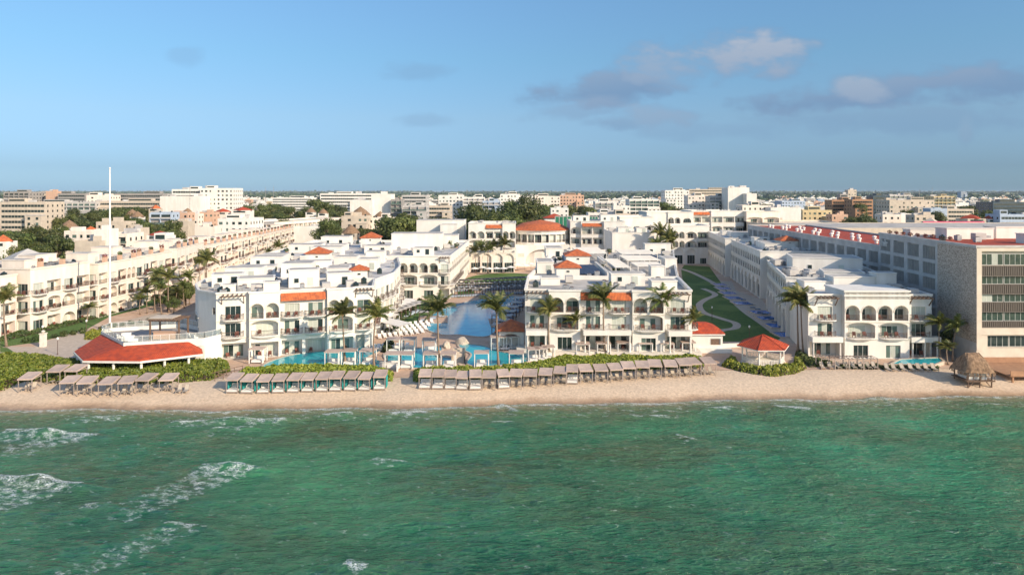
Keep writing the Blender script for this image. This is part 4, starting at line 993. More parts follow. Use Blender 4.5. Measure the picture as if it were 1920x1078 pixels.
b.build('frame', M['wood'], t)
b = MB(); b.box(-2.5,-1.2,3.06,1.0,1.6,3.16); b.build('canopy', M['beige'], t)
b = MB(); b.box(-1.8,-1.1,0,1.8,-.7,1.05); b.box(-1.95,-1.25,1.05,1.95,-.6,1.12); b.build('counter', M['peach'], t); t.scale = (1.25,1.25,1.2)
# lounge furniture on that terrace
fb = MB(); fb.box(-.8,-.35,.0,.8,.35,.35); fb.box(-.8,.25,.35,.8,.4,.75); sofa = fb.data('sofa',[M['cushion']])
for (x,y,r) in ((-69.5,124,.4),(-71.5,126.5,.4),(-67.5,121.6,.4),(-60,127,2.4),(-58.4,125.6,2.4)):
    tag(link('terrace_sofa', sofa, None, (x,y,5.62), r), 'low white sofa on the terrace of the red-roofed bar', 'sofa', 'sofas on the bar terrace', True)
# round red bar at the left of the central block
rt = thing('pool_bar', 'small arched pool bar under an orange roof left of the central block', 'building', (-.8,137,1.5)); off = Vector((-.8,137,1.5)); b = MB(off)
q = [(-2.6,134.6),(2.3,134.2),(2.3,140),(-2.6,140)]
for i in range(4):
    fc = Facade(q[i], q[(i+1)%4], rt, b, 1.5, off, True)
    if i in (0,3): fc.hole(0,fc.L,1.5,5.2,.7,fc.L-.7,1.55,4.6,1.2,1.2)
    else: fc.plain(0,fc.L,1.5,5.2)
b.build('wall', [M['white'],M['white'],M['trim']], rt); r = MB(off); o = offset(q,.7)
for i in range(4): r.face([(*o[i],5.15),(*o[(i+1)%4],5.15),(-.2,137.2,7.0)])
r.face([(*p,5.1) for p in reversed(o)]); r.build('tile_roof', M['tile'], rt)
# snack hut right of the central block
rt = thing('snack_hut', 'low white hut with a rounded red roof right of the central block', 'building', (37.6,135,1.5)); off = Vector((37.6,135,1.5))
q = [(34.8,132.2),(40.8,132.2),(40.8,137),(34.8,137)]; b = MB(off)
fc = Facade(q[0],q[1],rt,b,1.5,off,False); fc.hole(0,fc.L,1.5,4.8,3.6,5.6,2.9,4.1,0,.3)
for i in (1,2,3): f2 = Facade(q[i],q[(i+1)%4],rt,b,1.5,off,False); f2.plain(0,f2.L,1.5,4.8)
b.prism(offset(q,.35),4.8,5.05); b.box(34.8,131.4,1.5,42.4,132.2,2.3); b.build('wall',[M['white'],M['white'],M['white']],rt)
r = MB(off); K = 6; o = offset(q,.45); base = [(*p,5.1) for p in o]
ring = [base, [((p[0]-37.4)*.8+37.1,(p[1]-134.8)*.7+135,6.1) for p in o], [((p[0]-37.4)*.45+36.6,(p[1]-134.8)*.2+135.2,6.75) for p in o]]
for a_, c_ in zip(ring, ring[1:]):
    for i in range(4): j=(i+1)%4; r.face([a_[i],a_[j],c_[j],c_[i]])
r.face(ring[2]); r.build('red_roof', M['redroof'], rt)
b = MB(off); b.box(38.6,132.35,2.9,40.2,132.45,4.0); b.build('serving_hatch', M['wood'], rt)
# ---------------------------------------------------------------- gazebo
gx, gy = 45.7, 124.3
rt = thing('gazebo', 'white hexagonal gazebo with a bright red pointed roof', 'gazebo', (gx,gy,1.45))
hexa = lambda r, a0=math.pi/6: [(r*math.cos(a0+i*math.pi/3+math.pi/6), r*math.sin(a0+i*math.pi/3+math.pi/6)) for i in range(6)]
b = MB(); b.prism(hexa(4.1), -.4, .25); b.build('floor', M['trim'], rt)
b = MB()
for (x,y) in hexa(3.75): b.tube([(x,y,.2),(x,y,.5),(x,y,2.8),(x,y,3.05)],[.2,.14,.14,.24],8)
hp = hexa(3.8); 
for i in range(6): low_wall(b, hp[i], hp[(i+1)%6], 2.85, 3.15, .25)
b.build('posts', M['white'], rt)
hp = hexa(3.7)
for i in range(6):
    if i == 1: continue
    a, c = Vector(hp[i]), Vector(hp[(i+1)%6]); bb = MB(); n = 13
    bb.bar((*a,1.15),(*c,1.15),.05); bb.bar((*a,.35),(*c,.35),.04)
    for k in range(n): p = a.lerp(c,(k+.5)/n); bb.box(p.x-.05,p.y-.05,.3,p.x+.05,p.y+.05,1.12)
    bb.build('balustrade', M['white'], rt)
b = MB(); e = hexa(4.75); m2 = hexa(2.6)
for i in range(6):
    j = (i+1)%6; b.face([(*e[i],3.15),(*e[j],3.15),(*m2[j],4.1),(*m2[i],4.1)]); b.face([(*m2[i],4.1),(*m2[j],4.1),(0,0,5.1)])
    b.face([(*e[i],3.0),(*e[j],3.0),(*e[j],3.15),(*e[i],3.15)], 1); b.bar((*e[i],3.2),(0,0,5.15),.06)
b.face([(*p,3.0) for p in reversed(e)],1); b.build('red_roof', [M['redroof'],M['white']], rt)
# ---------------------------------------------------------------- cabanas
def make_cabana(kind):
    """kind 0: shade over two sling chairs, 1: shade over a white bed, 2: same with teal curtains"""
    t = thing('beach_cabana', '', 'cabana'); w, d, h = (1.0 if kind == 0 else .88), 1.2, 2.0
    b = MB()
    for x in (-w,w):
        for y in (-d,d): b.box(x-.05,y-.05,0,x+.05,y+.05,h)
    for y in (-d,d): b.box(-w,y-.05,h-.1,w,y+.05,h)
    for x in (-w,w): b.box(x-.05,-d,h-.1,x+.05,d,h)
    b.build('frame', M['greywood'], t)
    b = MB(); n = 6; ww, dd = w+.1, d+.2
    for i in range(n):                                       # gently sagging cloth
        for j in range(n):
            f = lambda a, c: (-ww+2*ww*a/n, -dd+2*dd*c/n, h+.12+.42*(c/n)-.07*math.sin(math.pi*a/n)*math.sin(math.pi*c/n))
            b.face([f(i,j),f(i+1,j),f(i+1,j+1),f(i,j+1)])
    b.face([(-ww,-dd,h+.12),(ww,-dd,h+.12),(ww,-dd,h-.08),(-ww,-dd,h-.08)][::-1])
    for s in (-1,1): b.face([(s*ww,-dd,h+.12),(s*ww,dd,h+.54),(s*ww,dd,h+.3),(s*ww,-dd,h-.08)])
    b.build('canopy', M['canopy'], t)
    if kind == 0: return t
    b = MB(); b.box(-.85,-1.25,.12,.85,.95,.32); b.build('bed_base', M['greywood'], t)
    b = MB(); b.box(-.82,-1.22,.32,.82,.92,.52); b.face([(-.82,.55,.53),(.82,.55,.53),(.82,.95,1.05),(-.82,.95,1.05)]); b.build('mattress', M['cushion'], t)
    for x in (-.4,.4):
        b = MB(); b.box(x-.3,.35,.53,x+.3,.6,.7); b.build('pillow', M['cushion'], t)
    if kind == 2:
        for s in (-1,1):
            b = MB(); k = 12
            for i in range(k):
                y0 = d-1.7+1.7*i/k; y1 = d-1.7+1.7*(i+1)/k; o0 = .05*(i%2); o1 = .05*((i+1)%2)
                b.face([(s*(w+.06+o0),y0,.15),(s*(w+.06+o1),y1,.15),(s*(w+.06+o1),y1,h-.1),(s*(w+.06+o0),y0,h-.1)])
            b.build('side_curtain', M['teal'], t)
        b = MB(); b.face([(-w,d+.06,.2),(w,d+.06,.2),(w,d+.06,h),(-w,d+.06,h)]); b.build('back_curtain', M['teal'], t)
    return t
CAB = {k: Proto(make_cabana(k)) for k in (0,1,2)}
def make_chair(m='mesh'):
    t = thing('sun_lounger', '', 'sun lounger')
    b = MB()
    for x in (-.3,.3): b.bar((x,-.95,.32),(x,.3,.32),.03); b.bar((x,.3,.32),(x,.85,1.0),.03); b.bar((x,-.8,0),(x,-.75,.32),.03); b.bar((x,.55,0),(x,.2,.32),.03)
    b.build('frame', M['greywood'], t)
    b = MB(); b.face([(-.28,-.95,.36),(.28,-.95,.36),(.28,.3,.35),(-.28,.3,.35)]); b.face([(-.28,.3,.35),(.28,.3,.35),(.28,.87,1.02),(-.28,.87,1.02)])
    b.build('sling', M[m], t); return t
CH = Proto(make_chair())
def cab(px, py, kind, label, group, rz=0):
    x, y = P(px, py, .75)
    y += 1.0
    z = zb(x, y-1)-.02 if y-1 > 90 else .8; rz = rz*2.5+R.uniform(-.07,.07); y += R.uniform(-.12,.2)
    CAB[kind].put((x,y,z), rz, (1,1,R.uniform(.95,1.06)), label, group, True)
    if kind == 0:
        for s in (-.55,.55): CH.put((x+s,y-.1,zb(x+s,y)+.03), rz+R.uniform(-.15,.15), None, 'tan sling lounger under the '+label.split(' cabana')[0].split(' beach')[0]+' beach cabana row', 'sling loungers on the beach', True)
    return x, y, z
for (x,y) in ((47.5,739),(124,743),(157,743),(197,744),(233,743),(268,741),(311,739)): cab(x,y,0,'tan shade cabana with two loungers in the left beach group','shade cabanas at the left end of the beach',R.uniform(-.08,.08))
for (x,y) in ((100,728),(134,726)): cab(x,y,0,'tan shade cabana in the back row against the left hedge','shade cabanas at the left end of the beach',R.uniform(-.08,.08))
for i, x in enumerate((435,464,493,521,550,576,604,629,657,684,711)): cab(x, 741-i*.55, 2, 'beach cabana with teal curtains and white bed', 'teal-curtained bed cabanas', R.uniform(-.04,.04))
X3 = (796,821,844,867,891,917,943,968,995,1024,1052,1074,1098,1127,1154,1179,1206,1230,1259,1284,1302,1330); bed = {0,1,2,3,4,6,11}
for i, x in enumerate(X3):
    y = 734-(0 if i < 6 else (i-5)*1.45); k = 1 if i in bed else 0
    cab(x, y, k, 'tan beach cabana with white bed in the long right row' if k else 'tan beach cabana with two loungers in the long right row', 'cabanas in the long right beach row', R.uniform(-.05,.05))
for (x,y) in ((336,737),(349,737)):
    q = P(x,y,.9); CH.put((q[0],q[1],zb(*q)+.03), .2, None, 'sling lounger standing alone beside the left cabana group', 'loose loungers at left', True)
for i,(x) in enumerate((1668,1681,1697,1713,1728,1742,1756)):
    q = P(x,702,.9); q = (q[0], q[1]+.6); CH.put((q[0],q[1],zb(*q)+.03), -.1, (1.05,1.05,1.05), 'beige lounger in the open row before the front right block', 'loungers before the front right block', True)
for i,(x) in enumerate((1545,1560,1575,1590,1604,1618,1632,1643)):
    q = P(x,696,1.1); q = (q[0], q[1]+.6); CH.put((q[0],q[1],zb(*q)+.03), -.1, None, 'beige lounger under the open grey frames on the right sand', 'loungers under the grey frames', True)
# open grey shade frames there
b = MB(); t = thing('shade_frame','', 'shade frame')
for x in (-1.2,1.2):
    for y in (-1.1,1.1): b.box(x-.06,y-.06,0,x+.06,y+.06,2.2)
for y in (-1.1,1.1): b.box(-1.25,y-.06,2.2,1.25,y+.06,2.32)
for k in range(5): b.box(-1.2+.6*k-.04,-1.2,2.32,-1.2+.6*k+.04,1.2,2.4)
b.build('frame', M['greywood'], t); SF = Proto(t)
for x in (1554,1580,1607,1634):
    q = P(x,697,1.1); SF.put((q[0],q[1]+1.3,1.0), 0, None, 'open grey timber shade frame before the front right block', 'grey shade frames', True)
# white cabanas beside the pools
def make_white():
    t = thing('pool_cabana','', 'cabana'); w, d, h = 1.2,1.1,2.5; b = MB()
    for x in (-w,w):
        for y in (-d,d): b.box(x-.07,y-.07,0,x+.07,y+.07,h)
    for y in (-d,d): b.box(-w,y-.07,h-.1,w,y+.07,h)
    for x in (-w,w): b.box(x-.07,-d,h-.1,x+.07,d,h)
    b.build('frame', M['cushion'], t)
    b = MB(); b.box(-w-.15,-d-.15,h,w+.15,d+.15,h+.09); b.build('canopy', M['canopy'], t)
    for s, y in ((-1,-d),(-1,d-.35),(1,-d),(1,d-.35)):
            b = MB()
            for i in range(4): b.face([(s*(w+.08+.04*(i%2)),y+i*.09,.1),(s*(w+.08+.04*((i+1)%2)),y+i*.09+.09,.1),(s*(w+.08+.04*((i+1)%2)),y+i*.09+.09,h-.1),(s*(w+.08+.04*(i%2)),y+i*.09,h-.1)])
            b.build('curtain', M['cushion'], t)
    b = MB(); b.box(-.9,-.9,.1,.9,.8,.5); b.box(-.9,.6,.5,.9,.85,1.0); b.build('daybed', M['cushion'], t)
    return t
WC = Proto(make_white())
for (x,y,l) in ((484,680,0),(625,686,0),(655,684,0),(690,684,0),(737,690,1),(762,690,1),(808,690,1),(841,690,1),(903,688,1),(968,688,1),(739,660,2),(767,660,2),(805,662,2)):
    q = P(x,y); WC.put((*q,1.66), R.uniform(-.05,.05), None, ['white pool cabana beside the front left pool','white pool cabana on the front deck behind the hedge','white pool cabana between the two middle pools'][l], 'white cabanas around the pools', True)
for (x,y) in ((1092,668),(1131,667),(1169,666),(1209,667),(1249,667),(1289,665)):
    q = P(x,y); WC.put((*q,1.5), 0, None, 'white cabana on the grass below the central block', 'cabanas below the central block', True)
for (x,y) in ((932,655),(946,655),(960,654)):
    q = P(x,y); WC.put((*q,1.6), .1, None, 'white cabana beside the arched pool bar', 'cabanas by the pool bar', True)
for (x,y) in ((1000,676),(1014,675),(1028,672)):
    q = P(x,y); WC.put((*q,1.5), .1, (.85,.85,.9), 'small white cabana at the left foot of the central block', 'cabanas below the central block', True)
# grey cabana rows round the lagoon
def make_grey():
    t = thing('lagoon_cabana','', 'cabana'); w, d, h = 1.25,1.25,2.4; b = MB()
    for x in (-w,w):
        for y in (-d,d): b.box(x-.06,y-.06,0,x+.06,y+.06,h)
    for y in (-d,d): b.box(-w,y-.06,h-.1,w,y+.06,h)
    b.build('frame', M['iron'], t)
    b = MB(); b.box(-w-.2,-d-.2,h,w+.2,d+.2,h+.1); b.build('canopy', M['greyw'], t)
    b = MB(); b.box(-.9,-.9,.15,.9,.8,.5); b.build('daybed', M['bluewall'], t)
    return t
GC = Proto(make_grey())
for row, (y0, y1, n, x0, x1) in enumerate(((541,533,20,828,985),(548,541,18,822,985),(557,550,14,850,985))):
    for i in range(n):
        t_ = i/(n-1); q = P(x0+(x1-x0)*t_, y0+(y1-y0)*t_, 1.5); GC.put((*q,1.5), .12, None, ['grey canopy cabana in the back row beyond the lagoon pool','grey canopy cabana in the middle row beyond the lagoon pool','grey canopy cabana at the far edge of the lagoon pool'][row], 'grey cabanas round the lagoon pool', True)
for i in range(7):
    q = P(975-i*6.5, 575+i*9); GC.put((*q,1.5), 1.3, None, 'grey canopy cabana right of the lagoon pool', 'grey cabanas round the lagoon pool', True)
for i in range(7):
    q = P(784-i*9, 584+i*3.4, 1.5); GC.put((*q,1.5), .7, None, 'grey canopy cabana left of the lagoon pool', 'grey cabanas round the lagoon pool', True)
b = MB(); b.box(-.35,-.95,.2,.35,.3,.32); b.face([(-.35,.3,.32),(.35,.3,.32),(.35,.9,.8),(-.35,.9,.8)])
for x in (-.28,.28): b.box(x-.03,-.85,0,x+.03,-.8,.2); b.box(x-.03,.2,0,x+.03,.25,.2)
bl = b.data('blue_lounger',[M['bluecush']])
for row in range(3):
    for i in range(12):
        q = P(984-i*4.6-row*5, 566+i*5.2); 
        if q[0] > -1: tag(link('deck_lounger', bl, None, (*q,1.5), 1.2), 'blue lounger in the shade right of the lagoon pool', 'lounger', 'blue loungers right of the lagoon', True)
for i in range(8):
    for row in range(2):
        q = P(1384+i*13-row*9, 563+i*9-row*3); tag(link('deck_lounger', bl, None, (q[0]+1.2,q[1],1.5), 1.5), 'blue lounger beside the right plunge pools', 'lounger', 'blue loungers beside the plunge pools', True)
for (px_,py_,w_,d_,l_) in ((812,600,7,9,'left'),(938,606,5,10,'right')):
    q = P(px_,py_); t = thing('pool_island', 'paved deck jutting into the %s side of the lagoon pool'%l_, 'deck', (*q,1.5), .1); b = MB(); b.box(-w_/2,-d_/2,0,w_/2,d_/2,.22); b.build('slab', M['pave'], t)
    for i in range(3): GC.put((q[0]-w_/2+1.6+i*1.0*(w_-3.2)/2,q[1]-2.8+i*2.9,1.73), .1, (.8,.8,.95), 'grey canopy cabana on the %s deck in the lagoon pool'%l_, 'grey cabanas round the lagoon pool', True)
# long pale awnings left of the lagoon
b = MB(); 
def awning(a, c, w, label):
    a = Vector(P(*a,1.5)); c = Vector(P(*c,1.5)); d = (c-a).normalized(); n = Vector((d.y,-d.x))*w/2; off = (*a,1.5)
    t = thing('long_awning', label, 'awning', off); b = MB(off); K = int((c-a).length/3)
    b.face([(*(a+n),3.9),(*(c+n),3.9),(*(c-n),4.2),(*(a-n),4.2)]); b.face([(*(a+n),3.8),(*(c+n),3.8),(*(c+n),3.9),(*(a+n),3.9)]); b.face([(*(a-n),4.1),(*(c-n),4.1),(*(c+n),3.8),(*(a+n),3.8)]); b.build('canopy', M['cushion'], t)
    b = MB(off)
    for k in range(K+1):
        for s in (-.9,.9): p = a.lerp(c,k/K)+n*s; b.box(p.x-.06,p.y-.06,1.5,p.x+.06,p.y+.06,3.85)
    b.build('posts', M['cushion'], t)
awning((727,604),(772,578), 3.0, 'long white awning over the sunbeds left of the lagoon')
awning((706,617),(760,631), 3.4, 'pale awning running right from the front left block')
awning((700,606),(740,613), 3.2, 'pale awning behind the front left block end')
# sunbeds on decks
b = MB(); b.box(-.35,-.95,.2,.35,.3,.32); b.face([(-.35,.3,.32),(.35,.3,.32),(.35,.9,.8),(-.35,.9,.8)]); b.face([(-.35,.3,.2),(-.35,.9,.7),(.35,.9,.7),(.35,.3,.2)])
for x in (-.28,.28): b.box(x-.03,-.85,0,x+.03,-.8,.2); b.box(x-.03,.2,0,x+.03,.25,.2)
lg = b.data('deck_lounger',[M['cushion']])
for row in range(4):
    for i in range(9):
        q = P(712+i*10+row*6, 634-row*6-i*1.3); tag(link('deck_lounger', lg, None, (*q,1.5), .3), 'white lounger on the deck left of the lagoon pool', 'lounger', 'white loungers on the left deck', True)
for i in range(8):
    q = P(700+i*9, 655-i*.4); tag(link('deck_lounger', lg, None, (*q,1.62), 0), 'white lounger beside the front left pool', 'lounger', 'white loungers by the front pools', True)
# umbrellas at the restaurant
b = MB(); t = thing('parasol','', 'umbrella'); b.tube([(0,0,0),(0,0,2.6)],[.04,.04],6); b.build('pole', M['wood'], t)
b = MB()
for i in range(8):
    a0, a1 = i*math.pi/4, (i+1)*math.pi/4; b.face([(1.8*math.cos(a0),1.8*math.sin(a0),2.2),(1.8*math.cos(a1),1.8*math.sin(a1),2.2),(0,0,2.85)])
b.build('canopy', M['cushion'], t); UM = Proto(t)
for i in range(14):
    x = -14+i*2.7; y = 258+R.uniform(-2.5,3) if i < 6 else 268+R.uniform(-5,5); UM.put((x,y,1.5),0,None,'white parasol on the terrace before the restaurant arches' if i < 6 else 'white parasol on the plaza before the lobby','parasols on the dining terrace',True)
# ---------------------------------------------------------------- decks, walls, stairs
def wall(pts, z0, z1, t, label, name='low_wall', m='white', px=True):
    q = [Vector(P(*p)) if px else Vector(p) for p in pts]; b = MB((*q[0],z0))
    for a, c in zip(q, q[1:]): low_wall(b, a, c, z0, z1, t)
    b.face([]) if False else None
    for a, c in zip(q, q[1:]):
        d = (c-a).normalized(); n = Vector((d.y,-d.x))*(t/2+.06); b.prism([tuple(a+n),tuple(c+n),tuple(c-n),tuple(a-n)], z1, z1+.08)
    o = b.build(name, M[m]); o.location = (*q[0],z0); return tag(o, label, 'wall')
wall([(1296,660),(1340,662)], 1.4, 2.0, .3, 'short white wall before the snack hut')
wall([(1352,652),(1395,650)], 1.4, 2.2, .3, 'low white wall between the snack hut and the gazebo')
wall([(712,690),(745,692),(745,697)], 1.3, 2.5, .3, 'white retaining wall by the gap between the hedges')
wall([(556,645),(600,640)], 1.4, 2.2, .3, 'low white wall behind the front left pool') if False else None
b = MB((-21,118,.6))
for i in range(6): b.box(-23.2,113.6+i*.5,.5,-19.6,114.1+i*.5,.75+i*.14)
o = b.build('beach_steps', M['concrete']); o.location = (-21,118,.6); tag(o, 'grey steps from the sand through the gap between the hedges', 'steps')
b = MB(); n = 10
for i in range(n): b.box(-1.1,i*.42,0,1.1,i*.42+.42,.22*(i+1))
for s in (-1.2,1.1): b.face([(s,0,.6),(s,4.2,2.9),(s,4.2,0),(s,0,0)]); 
o = b.build('stone_stairs', M['beige']); q = P(858,684); o.location = (q[0],q[1],1.4); tag(o, 'broad tan stair between the two front pools', 'steps')
for i, (x,y,s) in enumerate(((838,651,.75),(866,645,.85))):
    b = MB(); rr = random.Random(i)
    me = bpy.data.meshes.new('rock'); import bmesh
    bm = bmesh.new(); bmesh.ops.create_icosphere(bm, subdivisions=3, radius=1)
    for v in bm.verts: v.co = Vector((v.co.x*1.1, v.co.y*1.8, max(v.co.z,-.2)*1.5))*(1+.35*noise.noise(v.co*1.3+Vector((i*5,0,0))))
    bm.to_mesh(me); bm.free(); me.materials.append(M['beige'])
    q = P(x,y); tag(link('pool_rock', me, None, (*q,1.6), .2+i, s), ['rounded tan boulder left of the pool waterfall','taller pale boulder right of the pool waterfall'][i], 'rock')
b = MB(); 
for i in range(12): b.box(-.9,i*.5,0,.9,i*.5+.45,.1)
for s in (-.95,.95):
    for i in range(5): b.box(s-.04,i*1.4,.0,s+.04,i*1.4+.08,1.1)
    b.box(s-.04,0,1.05,s+.04,5.7,1.13); b.box(s-.03,0,.55,s+.03,5.7,.6)
o = b.build('boardwalk', M['wood']); q = P(398,716,1.1); o.location = (q[0],q[1],1.2); o.rotation_euler = (.05,0,-.75); tag(o, 'timber boardwalk with rails from the sand between the left hedges', 'boardwalk')
b = MB()
for i in range(14): b.box(-.9,i*.34,0,.9,i*.34+.34,.2*(14-i))
o = b.build('brown_stair', M['wood']); q = P(398,664); o.location = (*q,1.5); o.rotation_euler = (0,0,.35); tag(o, 'reddish brown stair against the side of the front left block', 'steps')
# flagpole and lamp posts
x, y = P(206,621); b = MB(); b.tube([(0,0,0),(0,0,.8),(0,0,18),(0,0,36)],[.30,.25,.20,.11],14); 
t = thing('flagpole','very tall white flagpole rising behind the red-roofed bar','flagpole',(x,y,1.5)); b.build('pole', M['cushion'], t, True)
b = MB(); b.tube([(0,0,36),(0,0,36.3),(0,0,36.5)],[.1,.22,.05],8); b.build('finial', M['cushion'], t)
b = MB(); b.tube([(0,0,-.02),(0,0,.3)],[.9,.8],12); b.build('base', M['trim'], t)
b = MB(); t = thing('lamp_post','', 'lamp post'); b.tube([(0,0,0),(0,0,.4),(0,0,2.8)],[.12,.06,.05],8); b.build('post', M['iron'], t)
b = MB(); b.tube([(0,0,2.8),(0,0,2.95),(0,0,3.2),(0,0,3.35)],[.08,.2,.2,.03],8); b.build('lantern', M['cushion'], t); LP = Proto(t)
for (x,y,l) in ((108,665,'black lamp post beside the left hedge path'),(80,640,'black lamp post on the left lawn edge'),(162,628,'black lamp post where the left paths meet'),(1335,600,'black lamp post on the right lawn by the curved path'),(1405,640,'black lamp post near the gazebo lawn'),(1290,560,'black lamp post at the left side of the right lawn')):
    LP.put((*P(x,y),1.5), 0, None, l, 'lamp posts in the gardens')
# stone pier beside the left path
b = MB(); b.box(-.45,-.45,0,.45,.45,2.6); b.box(-.55,-.55,2.6,.55,.55,2.75); b.tube([(0,0,2.75),(0,0,3.1),(0,0,3.3)],[.1,.42,.1],10)
q = P(81,650); o = b.build('stone_pier', M['trim']); o.location = (*q,1.5); tag(o, 'pale stone pier with a globe beside the left lawn', 'pillar')
# palapa on stilts
rt = thing('palapa', 'thatched beach hut on stilts before the modern hotel', 'hut', (76.3,113.2,.6)); rt.scale = (.8,.85,.86); b = MB()
for x in (-2.4,0,2.4):
    for y in (-2.2,1.8): b.tube([(x,y,-.5),(x,y,3.6)],[.14,.12],6)
b.box(-2.9,-2.6,1.2,2.9,2.2,1.35)
for x in (-2.9,-1.5,0,1.4,2.8): b.box(x-.05,-2.6,1.35,x+.05,-2.5,2.3)
b.box(-2.9,-2.6,2.2,2.9,-2.5,2.3)
for s in (-1,1): b.bar((s*2.4,-2.2,0),(s*1.2,-2.2,1.2),.07)
b.build('stilt_frame', M['wood'], rt)
b = MB(); rr = random.Random(3)
prof = [(3.4,2.9,2.9),(2.9,2.5,3.7),(2.2,1.7,4.9),(1.6,.5,5.9),(1.5,.06,6.1)]
prev = None
for (rx,ry,z) in prof:
    cur = []
    for k in range(28):
        a = 2*math.pi*k/28; cx_, sx_ = math.cos(a), math.sin(a); p_ = .5
        cur.append((rx*math.copysign(abs(cx_)**p_,cx_)*(1+rr.uniform(-.03,.03)), ry*math.copysign(abs(sx_)**p_,sx_)*(1+rr.uniform(-.04,.04)), z+rr.uniform(-.08,.08)))
    if prev:
        for k in range(28): b.face([prev[k],prev[(k+1)%28],cur[(k+1)%28],cur[k]])
    prev = cur
b.face(prev)
for _ in range(420):                                          # ragged fringe of palm strips
    a = rr.uniform(0,2*math.pi); k = rr.choice([0,0,1,1,2]); rx,ry,z = prof[k]; cx_, sx_ = math.cos(a), math.sin(a)
    p = Vector((rx*math.copysign(abs(cx_)**.5,cx_), ry*math.copysign(abs(sx_)**.5,sx_), z)); o = Vector((cx_,sx_,0))*.2
    t_ = Vector((-sx_,cx_,0))*.07; b.face([p-t_+o*.2,p+t_+o*.2,p+t_+o+Vector((0,0,-.5)),p-t_+o+Vector((0,0,-.5))])
b.build('thatch_roof', M['thatch'], rt)
b = MB(); b.box(-1.9,-1.6,1.36,1.9,1.6,2.6); b.build('hut_wall', M['cushion'], rt)
b = MB((86,115,1)); 
for i in range(40): b.box(82.5+i*.42,113.0,1.9,82.5+i*.42+.38,121.8,2.05)
for x in (83,90,97): 
    for y in (113.2,117): b.box(x,y,.3,x+.25,y+.25,1.9)
b.box(82.5,112.9,2.05,99.3,113.0,2.9); b.box(82.5,121.9,2.05,99.3,122.0,3.0)
o = b.build('timber_deck', M['brick']); o.location = (86,115,1); tag(o, 'reddish timber deck below the modern hotel terrace', 'deck')
# ---------------------------------------------------------------- vegetation
def hedge(label, poly, h, dens=46, seed=1, leaf=.17, m='grape', name='sea_grape_hedge'):
    """poly world CCW; mounded mass of big round leaves"""
    rr = random.Random(seed); xs = [p[0] for p in poly]; ys = [p[1] for p in poly]
    cx, cy = sum(xs)/len(xs), sum(ys)/len(ys); b = MB((cx,cy,1.3)); V = [Vector(p) for p in poly]
    def edge(p):
        m_ = 9
        for i in range(len(V)):
            a, c = V[i], V[(i+1)%len(V)]; d = c-a; t = max(0,min(1,(p-a).dot(d)/d.length_squared)); m_ = min(m_, (a+d*t-p).length)
        return m_
    A = (max(xs)-min(xs))*(max(ys)-min(ys)); n = int(A*dens)
    for _ in range(n):
        p = Vector((rr.uniform(min(xs),max(xs)), rr.uniform(min(ys),max(ys))))
        if not inside(p, poly): continue
        e = edge(p); nz = noise.noise(Vector((p.x*.45,p.y*.45,seed))); n2 = noise.noise(Vector((p.x*1.3,p.y*1.3,seed+9)))
        if n2 < -.33 and e < 1.2: continue
        top = h*min(1,(e/1.1)**.5)*(1+.35*nz)+.28*n2; z = zb(p.x,p.y)+top-abs(rr.gauss(0,.16))
        if rr.random() < .25: z = zb(p.x,p.y)+rr.uniform(0,max(top,.1))
        s = leaf*rr.uniform(.6,1.35); t = Vector((rr.uniform(-1,1),rr.uniform(-1,1),rr.uniform(-.5,.5))).normalized()
        nn = Vector((rr.uniform(-.9,.9),rr.uniform(-1.3,.5),rr.uniform(.15,1))).normalized(); x = t.cross(nn).normalized()*s; y = nn.cross(x).normalized()*s*.9
        P0 = Vector((p.x,p.y,z)); b.face([P0-x,P0-x*.5-y*.8,P0+x*.5-y*.8,P0+x,P0+x*.5+y*.8,P0-x*.5+y*.8])
    t = thing(name, label, 'hedge', (cx,cy,1.3)); b.build('leaves', M[m], t)
    c = MB((cx,cy,1.3)); K = 40; gx_ = (max(xs)-min(xs))/K                       # woody core so that no light leaks through
    inn = offset(poly, -.45); st = .6; x = min(xs)
    while x < max(xs):
        y = min(ys)
        while y < max(ys):
            if inside((x,y), inn):
                e = edge(Vector((x,y))); hh = h*min(1,(e/1.1)**.5)*.72*(1+.3*noise.noise(Vector((x*.45,y*.45,seed)))); z = zb(x,y)
                c.face([(x-.4,y-.4,z+hh*.8),(x+.4,y-.4,z+hh*.75),(x,y+.1,z+hh)]); c.face([(x-.4,y+.4,z+hh*.8),(x,y-.1,z+hh),(x+.4,y+.4,z+hh*.8)]); c.face([(x-.35,y-.35,z),(x+.35,y-.35,z),(x+.35,y-.35,z+hh*.8),(x-.35,y-.35,z+hh*.8)])
            y += st
        x += st
    c.build('branches', M['tbark'], t)
    return t
pw = lambda pts: [P(*p, 1.2) for p in pts]
hedge('broad bright sea grape hedge in front of the red-roofed bar', pw([(-60,742),(0,735),(45,718),(140,722),(300,722),(395,716),(432,700),(428,684),(370,680),(300,688),(160,686),(60,672),(-60,672)]), 1.15, 44, 1)
hedge('sea grape hedge behind the teal-curtained cabanas', pw([(440,712),(560,716),(680,718),(735,718),(738,705),(700,697),(600,695),(560,695),(500,698),(455,702)]), 1.25, 60, 2)
hedge('long sea grape hedge behind the right cabana row', pw([(775,720),(800,716),(900,714),(1000,712),(1100,704),(1200,698),(1320,693),(1318,676),(1250,677),(1100,676),(1040,678),(980,694),(900,699),(775,700)]), 1.15, 60, 3)
hedge('sea grape hedge left of the gazebo', pw([(1352,690),(1390,700),(1420,705),(1450,708),(1490,704),(1512,694),(1505,678),(1490,674),(1488,690),(1430,696),(1385,688),(1380,676),(1362,678)]), .95, 60, 4)
hedge('low dark shrubs under the leaning double palm', pw([(1490,674),(1518,692),(1560,690),(1560,682),(1518,676),(1514,668),(1493,660)]), .8, 60, 5, .14, 'shrub', 'shrub_bed')
